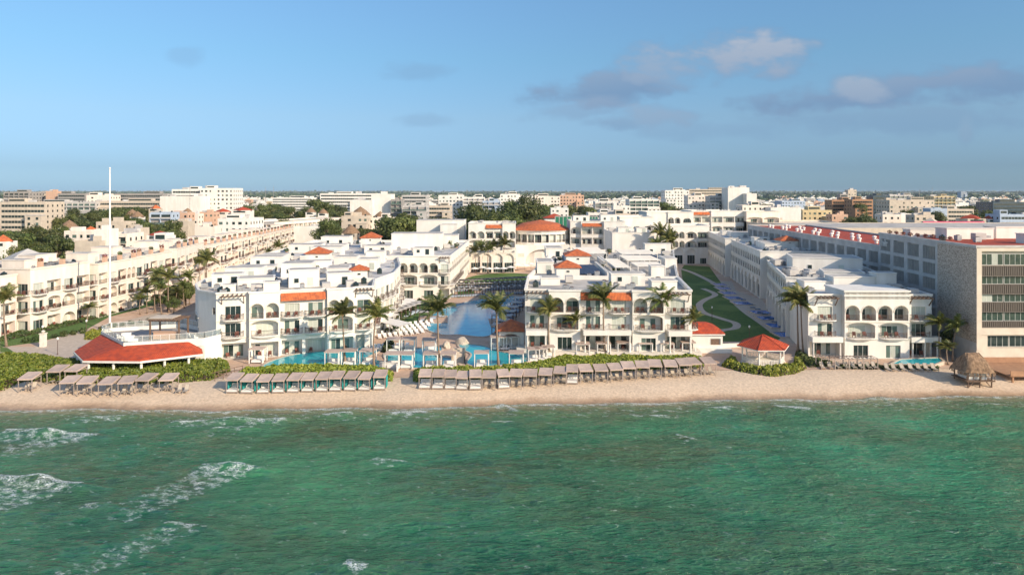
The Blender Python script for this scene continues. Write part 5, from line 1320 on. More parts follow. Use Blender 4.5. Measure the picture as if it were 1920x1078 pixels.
hedge('shrub bed behind the sunbeds of the right block', pw([(1565,694),(1760,697),(1762,690),(1660,690),(1640,687),(1565,688)]), .5, 70, 6, .13, 'shrub', 'shrub_bed')
hedge('dark green bush beside the snack pool', pw([(716,664),(738,664),(740,650),(718,650)]), 2.0, 90, 7, .16, 'shrub', 'bush')
hedge('rounded shrub bed in the left path island', pw([(158,640),(185,640),(205,632),(190,624),(160,628)]), .9, 60, 8, .15, 'grape', 'shrub_bed')
# flowering planting along the foot of the left cream blocks
hedge('clipped planting along the foot of the left cream blocks', [P(*p) for p in [(0,641),(60,629),(150,606),(200,592),(275,569),(272,565),(195,586),(145,600),(38,621),(0,633)]], .6, 30, 9, .16, 'shrub', 'flower_border')
sh = [Proto(thing('round_shrub','', 'shrub')) for _ in range(3)]
for i, p_ in enumerate(sh): link('foliage', plant_mesh(40+i,'shrub',160,.9,.2), p_.root)
for i in range(10): x = -13+i*2.9; sh[i%3].put((x,219.5-.12*(x-1)**2*.35,1.5), i, R.uniform(.8,1.3), 'round clipped shrub along the near edge of the central lawn', 'shrubs round the central lawn', True)
for i in range(12): sh[i%3].put((-27+.9*(i%2),150+i*3.9,1.5), i, R.uniform(.9,1.5), 'round shrub along the wing left of the lagoon pool', 'shrubs along the left wing', True)
for i in range(14): q = P(8+i*19, 655-i*3.2); sh[i%3].put((q[0],q[1]+6,1.5), i, R.uniform(.6,1.1), 'small round shrub dotted on the left lawn', 'shrubs on the left lawn', True)
# palms
def make_palm(seed, ht, wind=(-.35,.12), nf=20, size=3.7):
    rr = random.Random(seed); t = thing('palm_tree','', 'palm'); b = MB(); pts = []; rs = []
    bend = rr.uniform(-.06,.06)
    for i in range(11):
        k = i/10; pts.append((bend*ht*k*k-.02*ht*math.sin(k*3), .03*ht*math.sin(k*2.4+seed), ht*k)); rs.append(.20-.09*k+(.14*(1-k*6) if k < .16 else 0)+(.05 if i == 10 else 0))
    b.tube(pts, rs, 8); b.build('trunk', M['bark'], t, True)
    top = Vector(pts[-1]); b = MB(); W_ = Vector((wind[0],wind[1],0))
    for i in range(nf):
        a = 2*math.pi*i/nf*2.618+rr.uniform(-.2,.2); el = rr.uniform(-.05,1.3) if i % 3 else rr.uniform(.7,1.4)
        L_ = size*rr.uniform(.85,1.15); d = Vector((math.cos(a)*math.cos(el), math.sin(a)*math.cos(el), math.sin(el)))
        p = top.copy(); seg = 9; pr = [p.copy()]
        for k in range(seg):
            d = (d+W_*.16+Vector((0,0,-.16))*(.4+k*.12)).normalized(); p = p+d*L_/seg; pr.append(p.copy())
        for k in range(1, seg+1):
            a0, a1 = pr[k-1], pr[k]; dd = (a1-a0).normalized(); sd = dd.cross(Vector((0,0,1)))
            if sd.length < .1: sd = Vector((1,0,0))
            sd.normalize(); w = .03; b.face([a0-sd*w,a0+sd*w,a1+sd*w*.7,a1-sd*w*.7])
            ll = .95*math.sin(math.pi*min(1,(k+.8)/(seg+1.6)))**.6
            for s in (-1,1):
                for q in (0,.33,.66):
                    o = a0.lerp(a1,q); tip = o+(sd*s*rr.uniform(.65,.9)+dd*.6+Vector((0,0,-.45+rr.uniform(-.2,.1)))+W_*.5).normalized()*ll*rr.uniform(.8,1.1)
                    hw = dd*.10; b.face([o-hw,o+hw,tip+hw*.25,tip-hw*.25])
    b.build('fronds', M['palm'], t)
    b = MB()
    for k in range(7): a = k*.9; q = top+Vector((math.cos(a)*.2,math.sin(a)*.2,-.25-.08*(k%2))); b.tube([q+Vector((0,0,-.12)),q,q+Vector((0,0,.12))],[.05,.13,.05],6)
    b.build('coconuts', M['peach'], t)
    return t
PMH = {s: Proto(make_palm(s, 10.0, nf=22+2*(s%3))) for s in range(1,6)}
def palm(px, py, cy_, label, seed, group='palms in the resort', auto=False, z=G, sc=None):
    x, y = P(px,py,z); ht = (ZT(cy_, y)-z); pr = PMH[seed]; k = ht/10.0; s = sc or min(1.05, max(.7,k))
    return pr.put((x,y,z), R.uniform(-.35,.35), (s,s,k), label, group, auto)
FP = [(646.5,684,588,'palm before the orange tile strip of the front left block',1),(701,690,592,'palm at the right end of the front left block',2),
 (824.5,690,580,'palm standing left of the blue lagoon pool',3),(935,690,580,'palm standing right of the blue lagoon pool',4),
 (1030,668,582,'slim palm at the left edge of the central block',5),(1082,666,600,'shorter palm second from left before the central block',1),
 (1135,668,562,'tallest palm in the middle of the central block',4),(1243,667,564,'bushy palm before the right arch of the central block',3),
 (1294,666,598,'low palm at the right corner of the central block',2),(1505,664,570,'right trunk of the leaning double palm',4),(1497,662,562,'left palm of the leaning double palm',3)]
for (x,y,c,l,s) in FP: palm(x,y,c,l,s)
for (x,y,c,l,s) in [(100,604,566,'small palm before the leftmost cream blocks',2),(165,602,576,'round small palm before the flagpole block',5),(12,650,560,'palm at the far left edge of the photo',3),
 (1788,678,612,'dark palm at the foot of the stone wall',2),(1764,676,606,'left dark palm in the gap beside the stone wall',1),(1776,683,650,'low palm between the right block and the stone wall',5),(390,560,488,'palm rising behind the front left block roof',4)]: palm(x,y,c,l,s)
for i, (x,y,c) in enumerate([(275,588,548),(290,585,532),(303,590,540),(318,586,520),(330,582,548),(345,578,536),(262,590,560),(300,575,516),(356,570,520)]): palm(x,y,c,'courtyard palm between the cream blocks and the front left block',1+i%5,'courtyard palms',True)
for i, (x,y,c) in enumerate([(843,528,470),(858,524,492),(868,520,474),(903,510,464),(915,512,468),(926,510,462),(944,510,458),(893,512,470),(1240,520,440),(1252,522,448),(1262,520,452),(1248,515,470),(1232,525,462)]):
    palm(x,y,c,'palm in the far court left of the lobby' if x < 1000 else 'palm in the dark corner before the shaded arched block',1+i%5,'palms of the far courts',True)
for i, (x,y,c) in enumerate([(505,500,472),(520,500,462),(535,498,470),(550,500,478),(560,492,466),(490,505,486),(385,530,482),(376,535,492),(722,505,470),(600,470,445)]):
    palm(x,y,c,'palm showing above the left hotel roofs',1+i%5,'palms among the left roofs',True)
# broadleaf trees
def make_tree(seed, r, h, n, leaf, name='broadleaf_tree', flat=.7):
    rr = random.Random(seed); t = thing(name,'', 'tree'); b = MB(); b.tube([(0,0,0),(.1,.1,h*.35),(.0,.2,h*.7)],[.28,.2,.1],7)
    cl = []
    for i in range(11):
        a = rr.uniform(0,2*math.pi); q = r*rr.uniform(.15,.72); c = Vector((q*math.cos(a), q*math.sin(a), h*rr.uniform(.55,.92)-q*.25)); cl.append((c, r*rr.uniform(.3,.5)))
        if i < 6: b.tube([(0,.1,h*.35),tuple(c*.5+Vector((0,0,h*.2))),tuple(c)],[.12,.08,.03],5,0,False)
    b.build('trunk', M['tbark'], t); b = MB()
    for c, q in cl: leaves(b, rr, c, q, n//11, leaf, flat)
    b.build('crown', M['leaf'], t); return t
TR = [Proto(make_tree(21, 4.2, 8.0, 2400, .26)), Proto(make_tree(22, 3.6, 7.0, 2000, .26)), Proto(make_tree(23, 5.0, 9.0, 2600, .30)), Proto(make_tree(24, 3.2, 9.5, 2000, .26, flat=1.1))]
def tree(x, y, s, label, group, z=1.44): return R.choice(TR).put((x,y,z), R.uniform(0,6.28), (s,s,s*R.uniform(.85,1.1)), label, group, True)
def trees(px0, px1, Y0, Y1, n, label, group, s=1.0, zt=None):
    for i in range(n):
        Y = R.uniform(Y0,Y1); x = XA(R.uniform(px0,px1), Y); tree(x, Y, s*R.uniform(.8,1.3), label, group)
trees(285,352,172,206,11,'dark tree in the shaded left courtyard','trees in the shaded left courtyard',.62)
trees(0,125,262,330,26,'broad green tree at the left edge behind the grey pyramid roof','trees at the left edge',1.35)
trees(95,250,380,470,16,'green tree in front of the long dark-banded hall','trees before the long hall',1.75)
trees(0,20,300,340,3,'tree at the far left margin by the red-lit house','trees at the left edge',1.6)
trees(60,310,485,550,26,'green tree against the foot of the long dark-banded hall','trees before the long hall',1.7)
trees(232,340,330,420,16,'tree among the low houses left of the white upper town block','trees among the left houses',1.6)
trees(440,640,520,640,26,'tree in the belt behind the thatched roofs','trees in the belt behind the thatch',2.2)
trees(735,960,310,380,30,'dark tree in the row behind the four-arch block roofs','trees behind the left roofs',2.1)
trees(960,1010,350,470,14,'dark tree behind the terracotta lobby roof','trees behind the lobby',2.3)
trees(1088,1112,360,640,10,'tall dark tree in the gap behind the green screens','trees behind the green screens',1.9)
trees(1005,1085,560,700,9,'tree before the cream apartment row','trees before the cream apartments',2.1)
trees(1240,1440,620,760,14,'tree below the white tower','trees below the white tower',2.2)
trees(1500,1560,330,370,6,'tree behind the long red roof','trees behind the long red roof',1.7)
trees(1580,1700,420,700,12,'tree among the right town houses','trees among the right houses',1.8)
trees(1740,1920,420,760,16,'tree among the houses at the right edge','trees at the right edge of town',1.9)
trees(1310,1335,300,325,2,'small tree beside the far lawn end','trees at the far lawn end',.7)
trees(500,640,400,430,5,'tree beside the far cream building','trees by the far cream building',1.4)
trees(600,735,330,400,7,'tree near the round thatched hut','trees near the round thatched hut',1.6)
trees(1764,1800,128,134,2,'dark tree in the gap beside the stone wall','trees by the stone wall',.55)
# ---------------------------------------------------------------- the town
def tmesh_block(w, d, h, z0, style, rr, wallm, floors=None, top=None):
    """one town house: walls, window bands with slabs, roof edge and roof huts; origin at the middle of the front foot"""
    b = MB(); mats = [M[wallm], M['glass'], M['roofw'], M['greyw'], M['glassg'], M['concrete']]
    b.box(-w/2,0,z0,w/2,d,h); b.box(-w/2+.3,.3,h,w/2-.3,d-.3,h+.012,2)
    for (x0,y0,x1,y1) in ((-w/2,0,w/2,.3),(-w/2,d-.3,w/2,d),(-w/2,.3,-w/2+.3,d-.3),(w/2-.3,.3,w/2,d-.3)): b.box(x0,y0,h,x1,y1,h+.7)
    fh = 3.3; nf = max(1, int((h-z0)/fh)) if not floors else floors
    for k in range(nf):
        z = h-fh*(k+1)+.9
        if style == 0:                                       # punched windows
            n = max(1, int(w/3.0)); 
            for i in range(n):
                if rr.random() < .22: continue
                x = -w/2+w*(i+.5)/n; hw = rr.choice([.5,.7,.9]); b.face([(x-hw,-.03,z),(x+hw,-.03,z),(x+hw,-.03,z+1.4),(x-hw,-.03,z+1.4)], rr.choice([1,1,4])); b.box(x-hw-.1,-.12,z+1.4,x+hw+.1,-.0,z+1.5,0)
        elif style == 1:                                     # deep balconies in bands
            b.face([(-w/2+.4,-.03,z-.7),(w/2-.4,-.03,z-.7),(w/2-.4,-.03,z+1.6),(-w/2+.4,-.03,z+1.6)], rr.choice([1,4,5]))
            b.box(-w/2,-1.3,z-1.0,w/2,-.04,z-.8,0); b.box(-w/2,-1.3,z-.8,w/2,-1.22,z+.05,rr.choice([0,3,4]))
            for i in range(max(2,int(w/4.5))+1): x = -w/2+.15+(w-.3)*i/max(2,int(w/4.5)); b.box(x-.15,-1.2,z-.8,x+.15,-.03,z+2.3-.0,0)
        elif style == 2:                                     # ribbon windows
            b.face([(-w/2+.8,-.03,z),(w/2-.8,-.03,z),(w/2-.8,-.03,z+1.5),(-w/2+.8,-.03,z+1.5)], 1)
            for i in range(int(w/2)): x = -w/2+1+i*2; b.box(x-.06,-.08,z,x+.06,-.035,z+1.5,0)
        if style != 3:                                       # flank windows
            for s in (-1,1):
                for i in range(max(1,int(d/4))):
                    y = d*(i+.5)/max(1,int(d/4)); q = [(s*(w/2+.03),y-.6,z),(s*(w/2+.03),y+.6,z),(s*(w/2+.03),y+.6,z+1.4),(s*(w/2+.03),y-.6,z+1.4)]
                    b.face(q if s > 0 else q[::-1], 1)
    for i in range(rr.choice([1,2,2,3])):
        hw = rr.uniform(1,min(3.5,w*.25)); x = rr.uniform(-w/2+hw+.5, w/2-hw-.5); y = rr.uniform(1.5, max(2,d-4)); b.box(x-hw,y,h+.01,x+hw,y+rr.uniform(2,3),h+rr.uniform(1.2,2.8),rr.choice([0,0,2,3]))
    for i in range(rr.choice([0,1,2])):
        x = rr.uniform(-w/2+1, w/2-1); y = rr.uniform(1,d-1); b.tube([(x,y,h),(x,y,h+1.2),(x,y,h+1.5)],[.55,.55,.15],8,1)
    return b, mats
CITY = []
def annex(b, w, d, h, rr):
    s = rr.choice([-1,1]); aw = w*rr.uniform(.3,.5); ah = h*rr.uniform(.55,.8); x0 = s*w/2-(aw if s > 0 else 0); e = rr.uniform(3,6)
    b.box(x0,-e,0,x0+aw,-.01,ah); b.box(x0-.2,-e-.2,ah,x0+aw+.2,-.01,ah+.5,rr.choice([0,3]))
    for k in range(int(ah/3.3)):
        z = ah-3.3*(k+1)+.8
        for i in range(max(1,int(aw/3.4))): x = x0+aw*(i+.5)/max(1,int(aw/3.4)); b.face([(x-.8,-e-.03,z),(x+.8,-e-.03,z),(x+.8,-e-.03,z+1.6),(x-.8,-e-.03,z+1.6)],rr.choice([1,4]))
    tw = w*rr.uniform(.25,.45); x = rr.uniform(-w/2+1,w/2-tw-1); th = rr.uniform(2.6,3.4); b.box(x,2,h+.7,x+tw,min(d-1,8),h+th); b.face([(x+.5,1.96,h+1.2),(x+tw-.5,1.96,h+1.2),(x+tw-.5,1.96,h+th-.6),(x+.5,1.96,h+th-.6)],1)
def city(x0, x1, yt, Y, wallm, style, label, yb=None, d=None, name='town_building', auto=False, rz=0, group=None):
    """x0..x1 and the roof line yt in photo pixels at distance Y"""
    w = (x1-x0)*Y/F; X = XA((x0+x1)/2, Y); h = ZT(yt,Y)-1.44-.7; rr = random.Random(int(x0*13+yt*7)); d = d or max(8, min(w*.8, 24))
    z0 = 0
    b, mats = tmesh_block(w, d, h, z0, style, rr, wallm, floors=None if h < 26 else 7)
    if style != 3 and w > 14: annex(b, w, d, h, rr)
    o = b.build(name, mats); o.location = (X,Y,1.44); o.rotation_euler = (0,0,rz); tag(o, label, 'building', group, auto); CITY.append((X,Y,w,d)); return o
def thatch(px, yt, wpx, Y, label, ht=None, m='thatch', name='thatched_roof_hut', sides=14):
    w = wpx*Y/F/2; X = XA(px,Y); zt = ZT(yt,Y); h = min(w*.9, 6) if not ht else ht; t = thing(name, label, 'hut', (X,Y,1.44)); b = MB()
    ring = [(w*math.cos(2*math.pi*k/sides), w*math.sin(2*math.pi*k/sides), zt-h-1.44) for k in range(sides)]; mid = [(x*.5,y*.5,zt-1.44-h*.42) for x,y,z in ring]
    for k in range(sides):
        j = (k+1)%sides; b.face([ring[k],ring[j],mid[j],mid[k]]); b.face([mid[k],mid[j],(0,0,zt-1.44)])
    b.face(ring[::-1]); b.build('roof', M[m], t)
    b = MB()
    n = 10
    q = w*.78; zz = zt-h-1.44; b.box(-q,-q,0,q,q,zz+.05); 
    b.face([(-q*.7,-q-.03,zz-1.6),(q*.7,-q-.03,zz-1.6),(q*.7,-q-.03,zz-.5),(-q*.7,-q-.03,zz-.5)],1)
    b.build('walls', [M[random.Random(int(px)).choice(['beige','cream','white'])],M['glass']], t)
    return t
L = city
L(0,85,379,420,'beige',2,'cream hotel block with three window rows at the left edge above the trees',d=18)
L(60,180,379,560,'greyw',1,'left half of the long low hall behind the trees',d=34)
L(180,300,377.5,566,'beige',2,'right half of the long low hall behind the trees',d=34)
L(8,55,360,640,'concrete',1,'dark concrete block at the left end of the skyline',d=30)
L(55,92,364,660,'beige',0,'low beige block between two dark skyline blocks')
L(86,106,358.5,650,'peach',3,'brownish cube on the left skyline')
L(108,160,363,645,'concrete',2,'dark glazed block on the left skyline before the flagpole',d=22)
L(162,206,366,600,'cream',0,'cream skyline house just left of the flagpole')
L(215,305,363,620,'concrete',2,'grey block with dark glass on the left skyline',d=20)
L(300,375,368,520,'white',3,'white windowless lower block on the left skyline',d=18)
L(322,378,355,545,'white',2,'glazed top storeys above the white windowless block on the left skyline',d=14)
L(375,437,353,540,'white',0,'white skyline tower block with punched square openings',d=20)
L(282,322,398,420,'bluewall',1,'small glass-fronted white house left of the lone round tree',d=10)
L(316,352,399,440,'peach',0,'pale pink house beside the glass-fronted house')
L(350,372,401,470,'cream',0,'orange-cream low house behind the garden trees at left')
L(365,400,398,480,'peach',0,'peach flat-roofed house below the red roofs')
L(323,352,415,360,'beige',3,'plain cream box behind the cream hotel row')
L(365,402,425,330,'cream',3,'cream plastered stair block above the left hotel row')
L(408,468,410,350,'white',0,'large white flat block above the middle of the left hotel row',d=20)
L(400,640,424,402,'white',3,'long low white roofs before the far cream building',d=30)
L(470,520,418,440,'white',0,'white house left of the far cream building')
L(186,240,438,275,'cream',1,'cream house with tall arched loggia behind the flagpole',d=12)
L(176,200,430,262,'white',3,'narrow white wall block left of the arched cream house',d=8)
L(235,262,428,300,'beige',3,'small beige block right of the arched cream house')
L(140,186,452,258,'beige',3,'low wide white roof behind the leftmost cream blocks',d=14)
L(258,330,452,250,'white',2,'white roof pavilion with a strip of small windows behind the left row',d=10)
L(120,172,433,300,'cream',0,'pinkish low house with a garden wall at left')
L(180,232,416,330,'beige',0,'light low house with terrace beside the big thatch')
L(510,585,371,900,'white',2,'long low white block right of the mid-left trees')
L(600,705,363,700,'white',2,'stepped white skyline block with window rows, left of centre',d=24)
L(656,698,375,520,'white',3,'windowless white cube above the thatched roofs',d=18)
L(696,733,364,525,'white',3,'tall white stair tower beside the balcony stack',d=18)
L(733,753,374,520,'concrete',1,'narrow grey stack of open balconies left of centre',d=14)
L(753,800,366,600,'greyw',2,'grey-white office block right of the balcony stack')
L(755,800,385,500,'greyw',1,'low block with a dark undercroft right of the balcony stack',d=16)
L(797,845,386,540,'beige',2,'grey-green flat block left of centre',d=16)
L(822,868,366,640,'white',0,'white block with punched windows left of centre')
L(868,908,370,620,'white',1,'white apartment block with orange-rimmed balconies')
L(905,938,377,600,'bluewall',1,'bluish white block next to the centre trees')
L(938,975,364,700,'white',0,'white stepped tower left of the lobby roof')
L(975,1006,368,900,'white',0,'pale low block beyond the lobby roof')
L(967,1006,386,560,'white',2,'wide white villa behind the trees by the lobby')
L(1003,1050,368,720,'cream',0,'left half of the cream apartment row in the centre')
L(1050,1095,366,720,'peach',0,'right half of the cream apartment row in the centre')
L(1033,1066,390,520,'white',0,'white house with a balcony in front of the apartment row')
L(1103,1150,399,420,'white',2,'low white house row right of the green screens')
L(1116,1160,378,640,'white',1,'white terraced flats right of the central dark trees')
L(1150,1182,386,560,'white',0,'small white block with a roof hut right of centre')
L(1180,1236,374,600,'white',1,'white block with a wide balcony floor right of centre')
L(1133,1195,402,380,'beige',2,'long flat beige house above the blank white block',d=18)
L(1247,1292,357,760,'white',0,'pale six-storey skyline block left of the white tower')
L(1292,1362,355,900,'beige',2,'long beige skyline block left of the white tower',d=16)
L(1290,1328,367,640,'cream',0,'cream block in front of the long skyline block')
L(1330,1364,368,620,'greyw',1,'grey balconied block at the left foot of the white tower')
L(1365,1405,352,600,'white',3,'tall blank white tower standing above the skyline',d=18)
L(1400,1419,363,590,'white',3,'lower white annex on the right of the white tower',d=14)
L(1392,1440,385,450,'cream',0,'cream block at the right foot of the white tower')
L(1445,1502,389,440,'white',3,'plain white cube right of the white tower',d=16)
L(1440,1502,417,345,'beige',3,'long low beige wall block above the red roof')
L(1505,1560,394,470,'yellow',0,'low yellowish house row right of the plain white cube')
L(1466,1510,377,760,'bluewall',0,'bluish white house on the right skyline')
L(1560,1598,375,620,'brick',2,'left orange brick block on the right side')
L(1598,1637,374,600,'brick',2,'right orange brick block on the right side')
L(1575,1590,364,780,'concrete',2,'grey lift tower behind the brick blocks')
L(1590,1606,356,800,'beige',0,'pale slim tower behind the brick blocks')
L(1637,1668,367,600,'bglass',2,'dark blue glass office block right of the brick blocks')
L(1668,1752,375,540,'beige',0,'big cream block with a lone square window on the right',d=20)
L(1668,1712,366,700,'greyw',1,'grey balcony block behind the big cream block')
L(1750,1790,368,760,'yellow',1,'yellowish tiered block on the right skyline')
L(1745,1776,391,500,'bluewall',3,'pale blue house right of the big cream block')
L(1776,1826,392,520,'beige',2,'low row of beige shops on the right')
L(1862,1925,379,640,'bglass',2,'long greenish glass building at the right edge')
L(1802,1813,360,2600,'bluewall',2,'lone distant blue-grey tower on the right horizon',d=22)
L(1655,1690,402,430,'cream',0,'low cream house above the long slotted hall')
L(1690,1720,401,440,'white',0,'white house with a green door above the long slotted hall')
L(1715,1752,403,410,'beige',0,'beige gabled house left of the pink wall')
L(1560,1590,402,450,'peach',0,'pinkish house among the right trees')
L(1875,1925,402,420,'bluewall',2,'bluish house at the right edge')
for (px,yt,w,Y,l) in ((130,412,34,340,'largest thatched roof at left among the trees'),(248,392,30,430,'pair-left thatched cone before the long hall'),(258,396,24,425,'smaller thatched cone beside the long hall'),(583,389,20,520,'thatched cone left of the orange thatch'),(606,391,20,515,'orange thatched cone in the centre left'),(676,387,44,420,'wide double thatched roof below the windowless white cube'),(713,396,30,430,'dark thatched roof right of the wide one'),(658,421,36,330,'round thatched hut at the end of the far cream building'),(352,390,26,520,'thatched roof right of the glass-fronted house'),(538,393,20,600,'thatched cone in the tree belt')): thatch(px,yt,w,Y,l)
thatch(52,466,100,178,'grey metal pyramid roof pavilion behind the leftmost cream block',3.0,'greyw','roof_pavilion',4)
thatch(300,433,42,285,'low round red roof behind the left hotel row',1.6,'redroof','red_roofed_house',10)
for (px,yt,w,Y,l) in ((418,391,34,520,'left red hipped roof in the mid-left town'),(455,388,40,520,'right red hipped roof in the mid-left town'),(6,440,40,262,'orange-red house front at the left margin'),(1820,402,44,430,'dark red hipped roof at right'),(1856,403,30,430,'second dark red hipped roof at right'),(292,384,22,470,'peach hipped roof beside the skyline block'),(170,424,36,330,'orange thatch beside the largest thatched roof'),(1745,408,30,400,'beige hipped roof before the pink wall')):
    thatch(px,yt,w,Y,l,2.6,'beige' if 'beige' in l else 'tile' if 'orange' in l or 'peach' in l else 'redroof','red_roofed_house',4)
for (x0,x1,l) in ((1041,1071,'left green screened court behind the lobby'),(1100,1121,'right green screened court behind the lobby')):
    X0, X1 = XA(x0,322), XA(x1,322); b = MB((X0,322,1.44)); z1 = ZT(406.5,322)
    for k in range(5): x = X0+(X1-X0)*k/4; b.box(x-.15,321.9,1.44,x+.15,322.1,z1+.3,1)
    b.box(X0,321.95,1.44,X1,322.05,z1,0); b.box(X0,321.8,z1,X1,322.2,z1+.3,1); o = b.build('green_screen',[M['green'],M['greyw']]); o.location = (X0,322,1.44); tag(o,l,'screen')
for (px,yt,Y,l) in ((498,352,1500,'left thin radio mast on the skyline'),(513,350,1400,'right thin radio mast on the skyline'),(875,356,900,'thin mast above the centre-left roofs'),(1724,356,1600,'left crane-like mast on the right skyline'),(1748,352,1600,'right crane-like mast on the right skyline'),(356,350,520,'small red and white mast on the white skyline block')):
    X = XA(px,Y); z = ZT(yt,Y); b = MB(); r = .22*Y/700; b.tube([(0,0,0),(0,0,z)],[r,r*.5],5)
    for k in range(4): b.box(-r*2,-.1,z*(.6+.1*k),r*2,.1,z*(.6+.1*k)+.3)
    tag(link('radio_mast', b.data('radio_mast',[M['concrete']]), None, (X,Y,1.44)), l, 'mast')
L(640,690,405,398,'beige',0,'beige house in front of the wide thatched roof')
L(690,738,408,405,'cream',0,'cream house in front of the dark thatched roof')
trees(570,625,488,500,6,'tree at the foot of the two thatched cones','trees by the thatched cones',1.5)
# fillers: the nearest town houses one by one
RC_ = random.Random(5); cols = ['white']*7+['cream','cream','beige','beige','greyw','peach','yellow','bluewall','concrete']
zone = [(0,180,'left of the radio masts'),(180,440,'around the left skyline block'),(440,740,'left of the white cube'),(740,1000,'left of the lobby roof'),(1000,1240,'behind the central apartments'),(1240,1450,'around the tall white tower'),(1450,1680,'around the brick blocks'),(1680,1930,'at the right end of the town')]
cw = dict(white='white',cream='cream',beige='beige',greyw='grey',peach='peach',yellow='ochre',bluewall='bluish',concrete='concrete')
placed = []; nfil = 0
for tries in range(5000):
    if nfil >= 285: break
    u = RC_.random(); Y = 370+1500*u**1.6; px = RC_.uniform(-30,1950); X = XA(px,Y)
    if px < 650 and Y < 480: continue
    if 1430 < px and Y < 400: continue
    w = RC_.uniform(9,24); d = RC_.uniform(9,18)
    if any(abs(X-a) < (w+c)/2+2 and Y-B < D+3 and B-Y < d+3 for a,B,c,D in placed): continue
    if any(abs(X-a) < (w+c)/2+1 and -10 < Y-B < D+6 or (abs(PX(X,Y)-PX(a,B)) < (c*F/B)*.4 and 0 < B-Y < 60) for a,B,c,D in CITY): continue
    h = RC_.choice([5.5,6.5,9,9.5,12,12.5,15.5]) if Y > 550 else RC_.choice([5.5,6,9,9.5,12.5]); col_ = RC_.choice(cols); st = RC_.choice([0,0,1,2,0,3])
    rr = random.Random(tries); b, mats = tmesh_block(w, d, h, 0, st, rr, col_)
    lab = [l for a,c,l in zone if a <= max(0,min(1929,px)) < c][0]
    fl_ = 'two-storey' if h < 7 else 'three-storey' if h < 10 else 'four-storey' if h < 13 else 'five-storey'
    o = b.build('town_house', mats); o.location = (X,Y,1.44); o.rotation_euler = (0,0,RC_.uniform(-.25,.25))
    tag(o, '%s %s town house %s, %s' % (cw[col_], fl_, lab, 'near rows' if Y < 700 else 'middle rows' if Y < 1100 else 'far rows'), 'building', 'flat-roofed houses of the town', True)
    placed.append((X,Y,w,d)); nfil += 1
OCC = CITY+placed
# the far town beyond counting, and woodland to the horizon
b = MB(); rr = random.Random(9)
for i in range(6500):
    Y = 640+5400*rr.random()**1.35; px = rr.uniform(-60,1980)
    if noise.noise(Vector((px*.006,Y*.0012,3))) < -.22: continue
    X = XA(px,Y); w,d,h = rr.uniform(8,24),rr.uniform(8,18),rr.choice([4,5,6,6,7,9,9,12]); mi = rr.choice([0,0,0,0,0,1,2,3,4])
    if Y < 1900 and any(abs(X-a) < (w+c)/2+1 and Y-B < D+2 and B-Y < d+2 for a,B,c,D in OCC): continue
    b.box(X-w/2,Y,1.44,X+w/2,Y+d,1.44+h,mi,False)
    for k in range(int(h/3.2)): b.face([(X-w*.42,Y-.05,2.4+k*3.2),(X+w*.42,Y-.05,2.4+k*3.2),(X+w*.42,Y-.05,3.7+k*3.2),(X-w*.42,Y-.05,3.7+k*3.2)],5)
    b.box(X-w*.2,Y+2,1.44+h,X+w*.1,Y+5,1.44+h+2.2,mi,False)
struct(b.build('far_town', [M['white'],M['cream'],M['beige'],M['greyw'],M['peach'],M['glass']]), 'stuff')
def tuft(b, rr, X, Y, s, h, n=16):
    for _ in range(n):
        a = rr.uniform(0,6.28); q = rr.random()**.5*s; p = Vector((X+q*math.cos(a), Y+q*math.sin(a)*1.0, 1.44+h*rr.uniform(.25,1)*(1-.35*q/s))); k = s*rr.uniform(.18,.42)
        nn = Vector((rr.uniform(-1,1),rr.uniform(-1,.3),rr.uniform(.2,1))).normalized(); x = nn.cross(Vector((rr.uniform(-1,1),rr.uniform(-1,1),.3))).normalized()*k; y = nn.cross(x)
        b.face([p-x,p-y,p+x,p+y])
b = MB(); rr = random.Random(10)
for i in range(2300):
    Y = 430+2600*rr.random()**1.5; px = rr.uniform(-40,1960); X = XA(px,Y)
    if px < 660 and Y < 520: continue
    if any(abs(X-a) < c/2+2 and abs(Y-B) < D+2 for a,B,c,D in CITY): continue
    tuft(b, rr, X, Y, rr.uniform(3,6.5), rr.uniform(5,9), 22 if Y < 1200 else 12)
struct(b.build('far_woodland', M['leaf']), 'stuff'); b = MB()
for i in range(2600):
    Y = 2500+12000*rr.random()**1.5; px = rr.uniform(-40,1960); tuft(b, rr, XA(px,Y), Y, Y*.012, rr.uniform(9,15), 9)
struct(b.build('distant_forest', M['farleaf']), 'stuff')
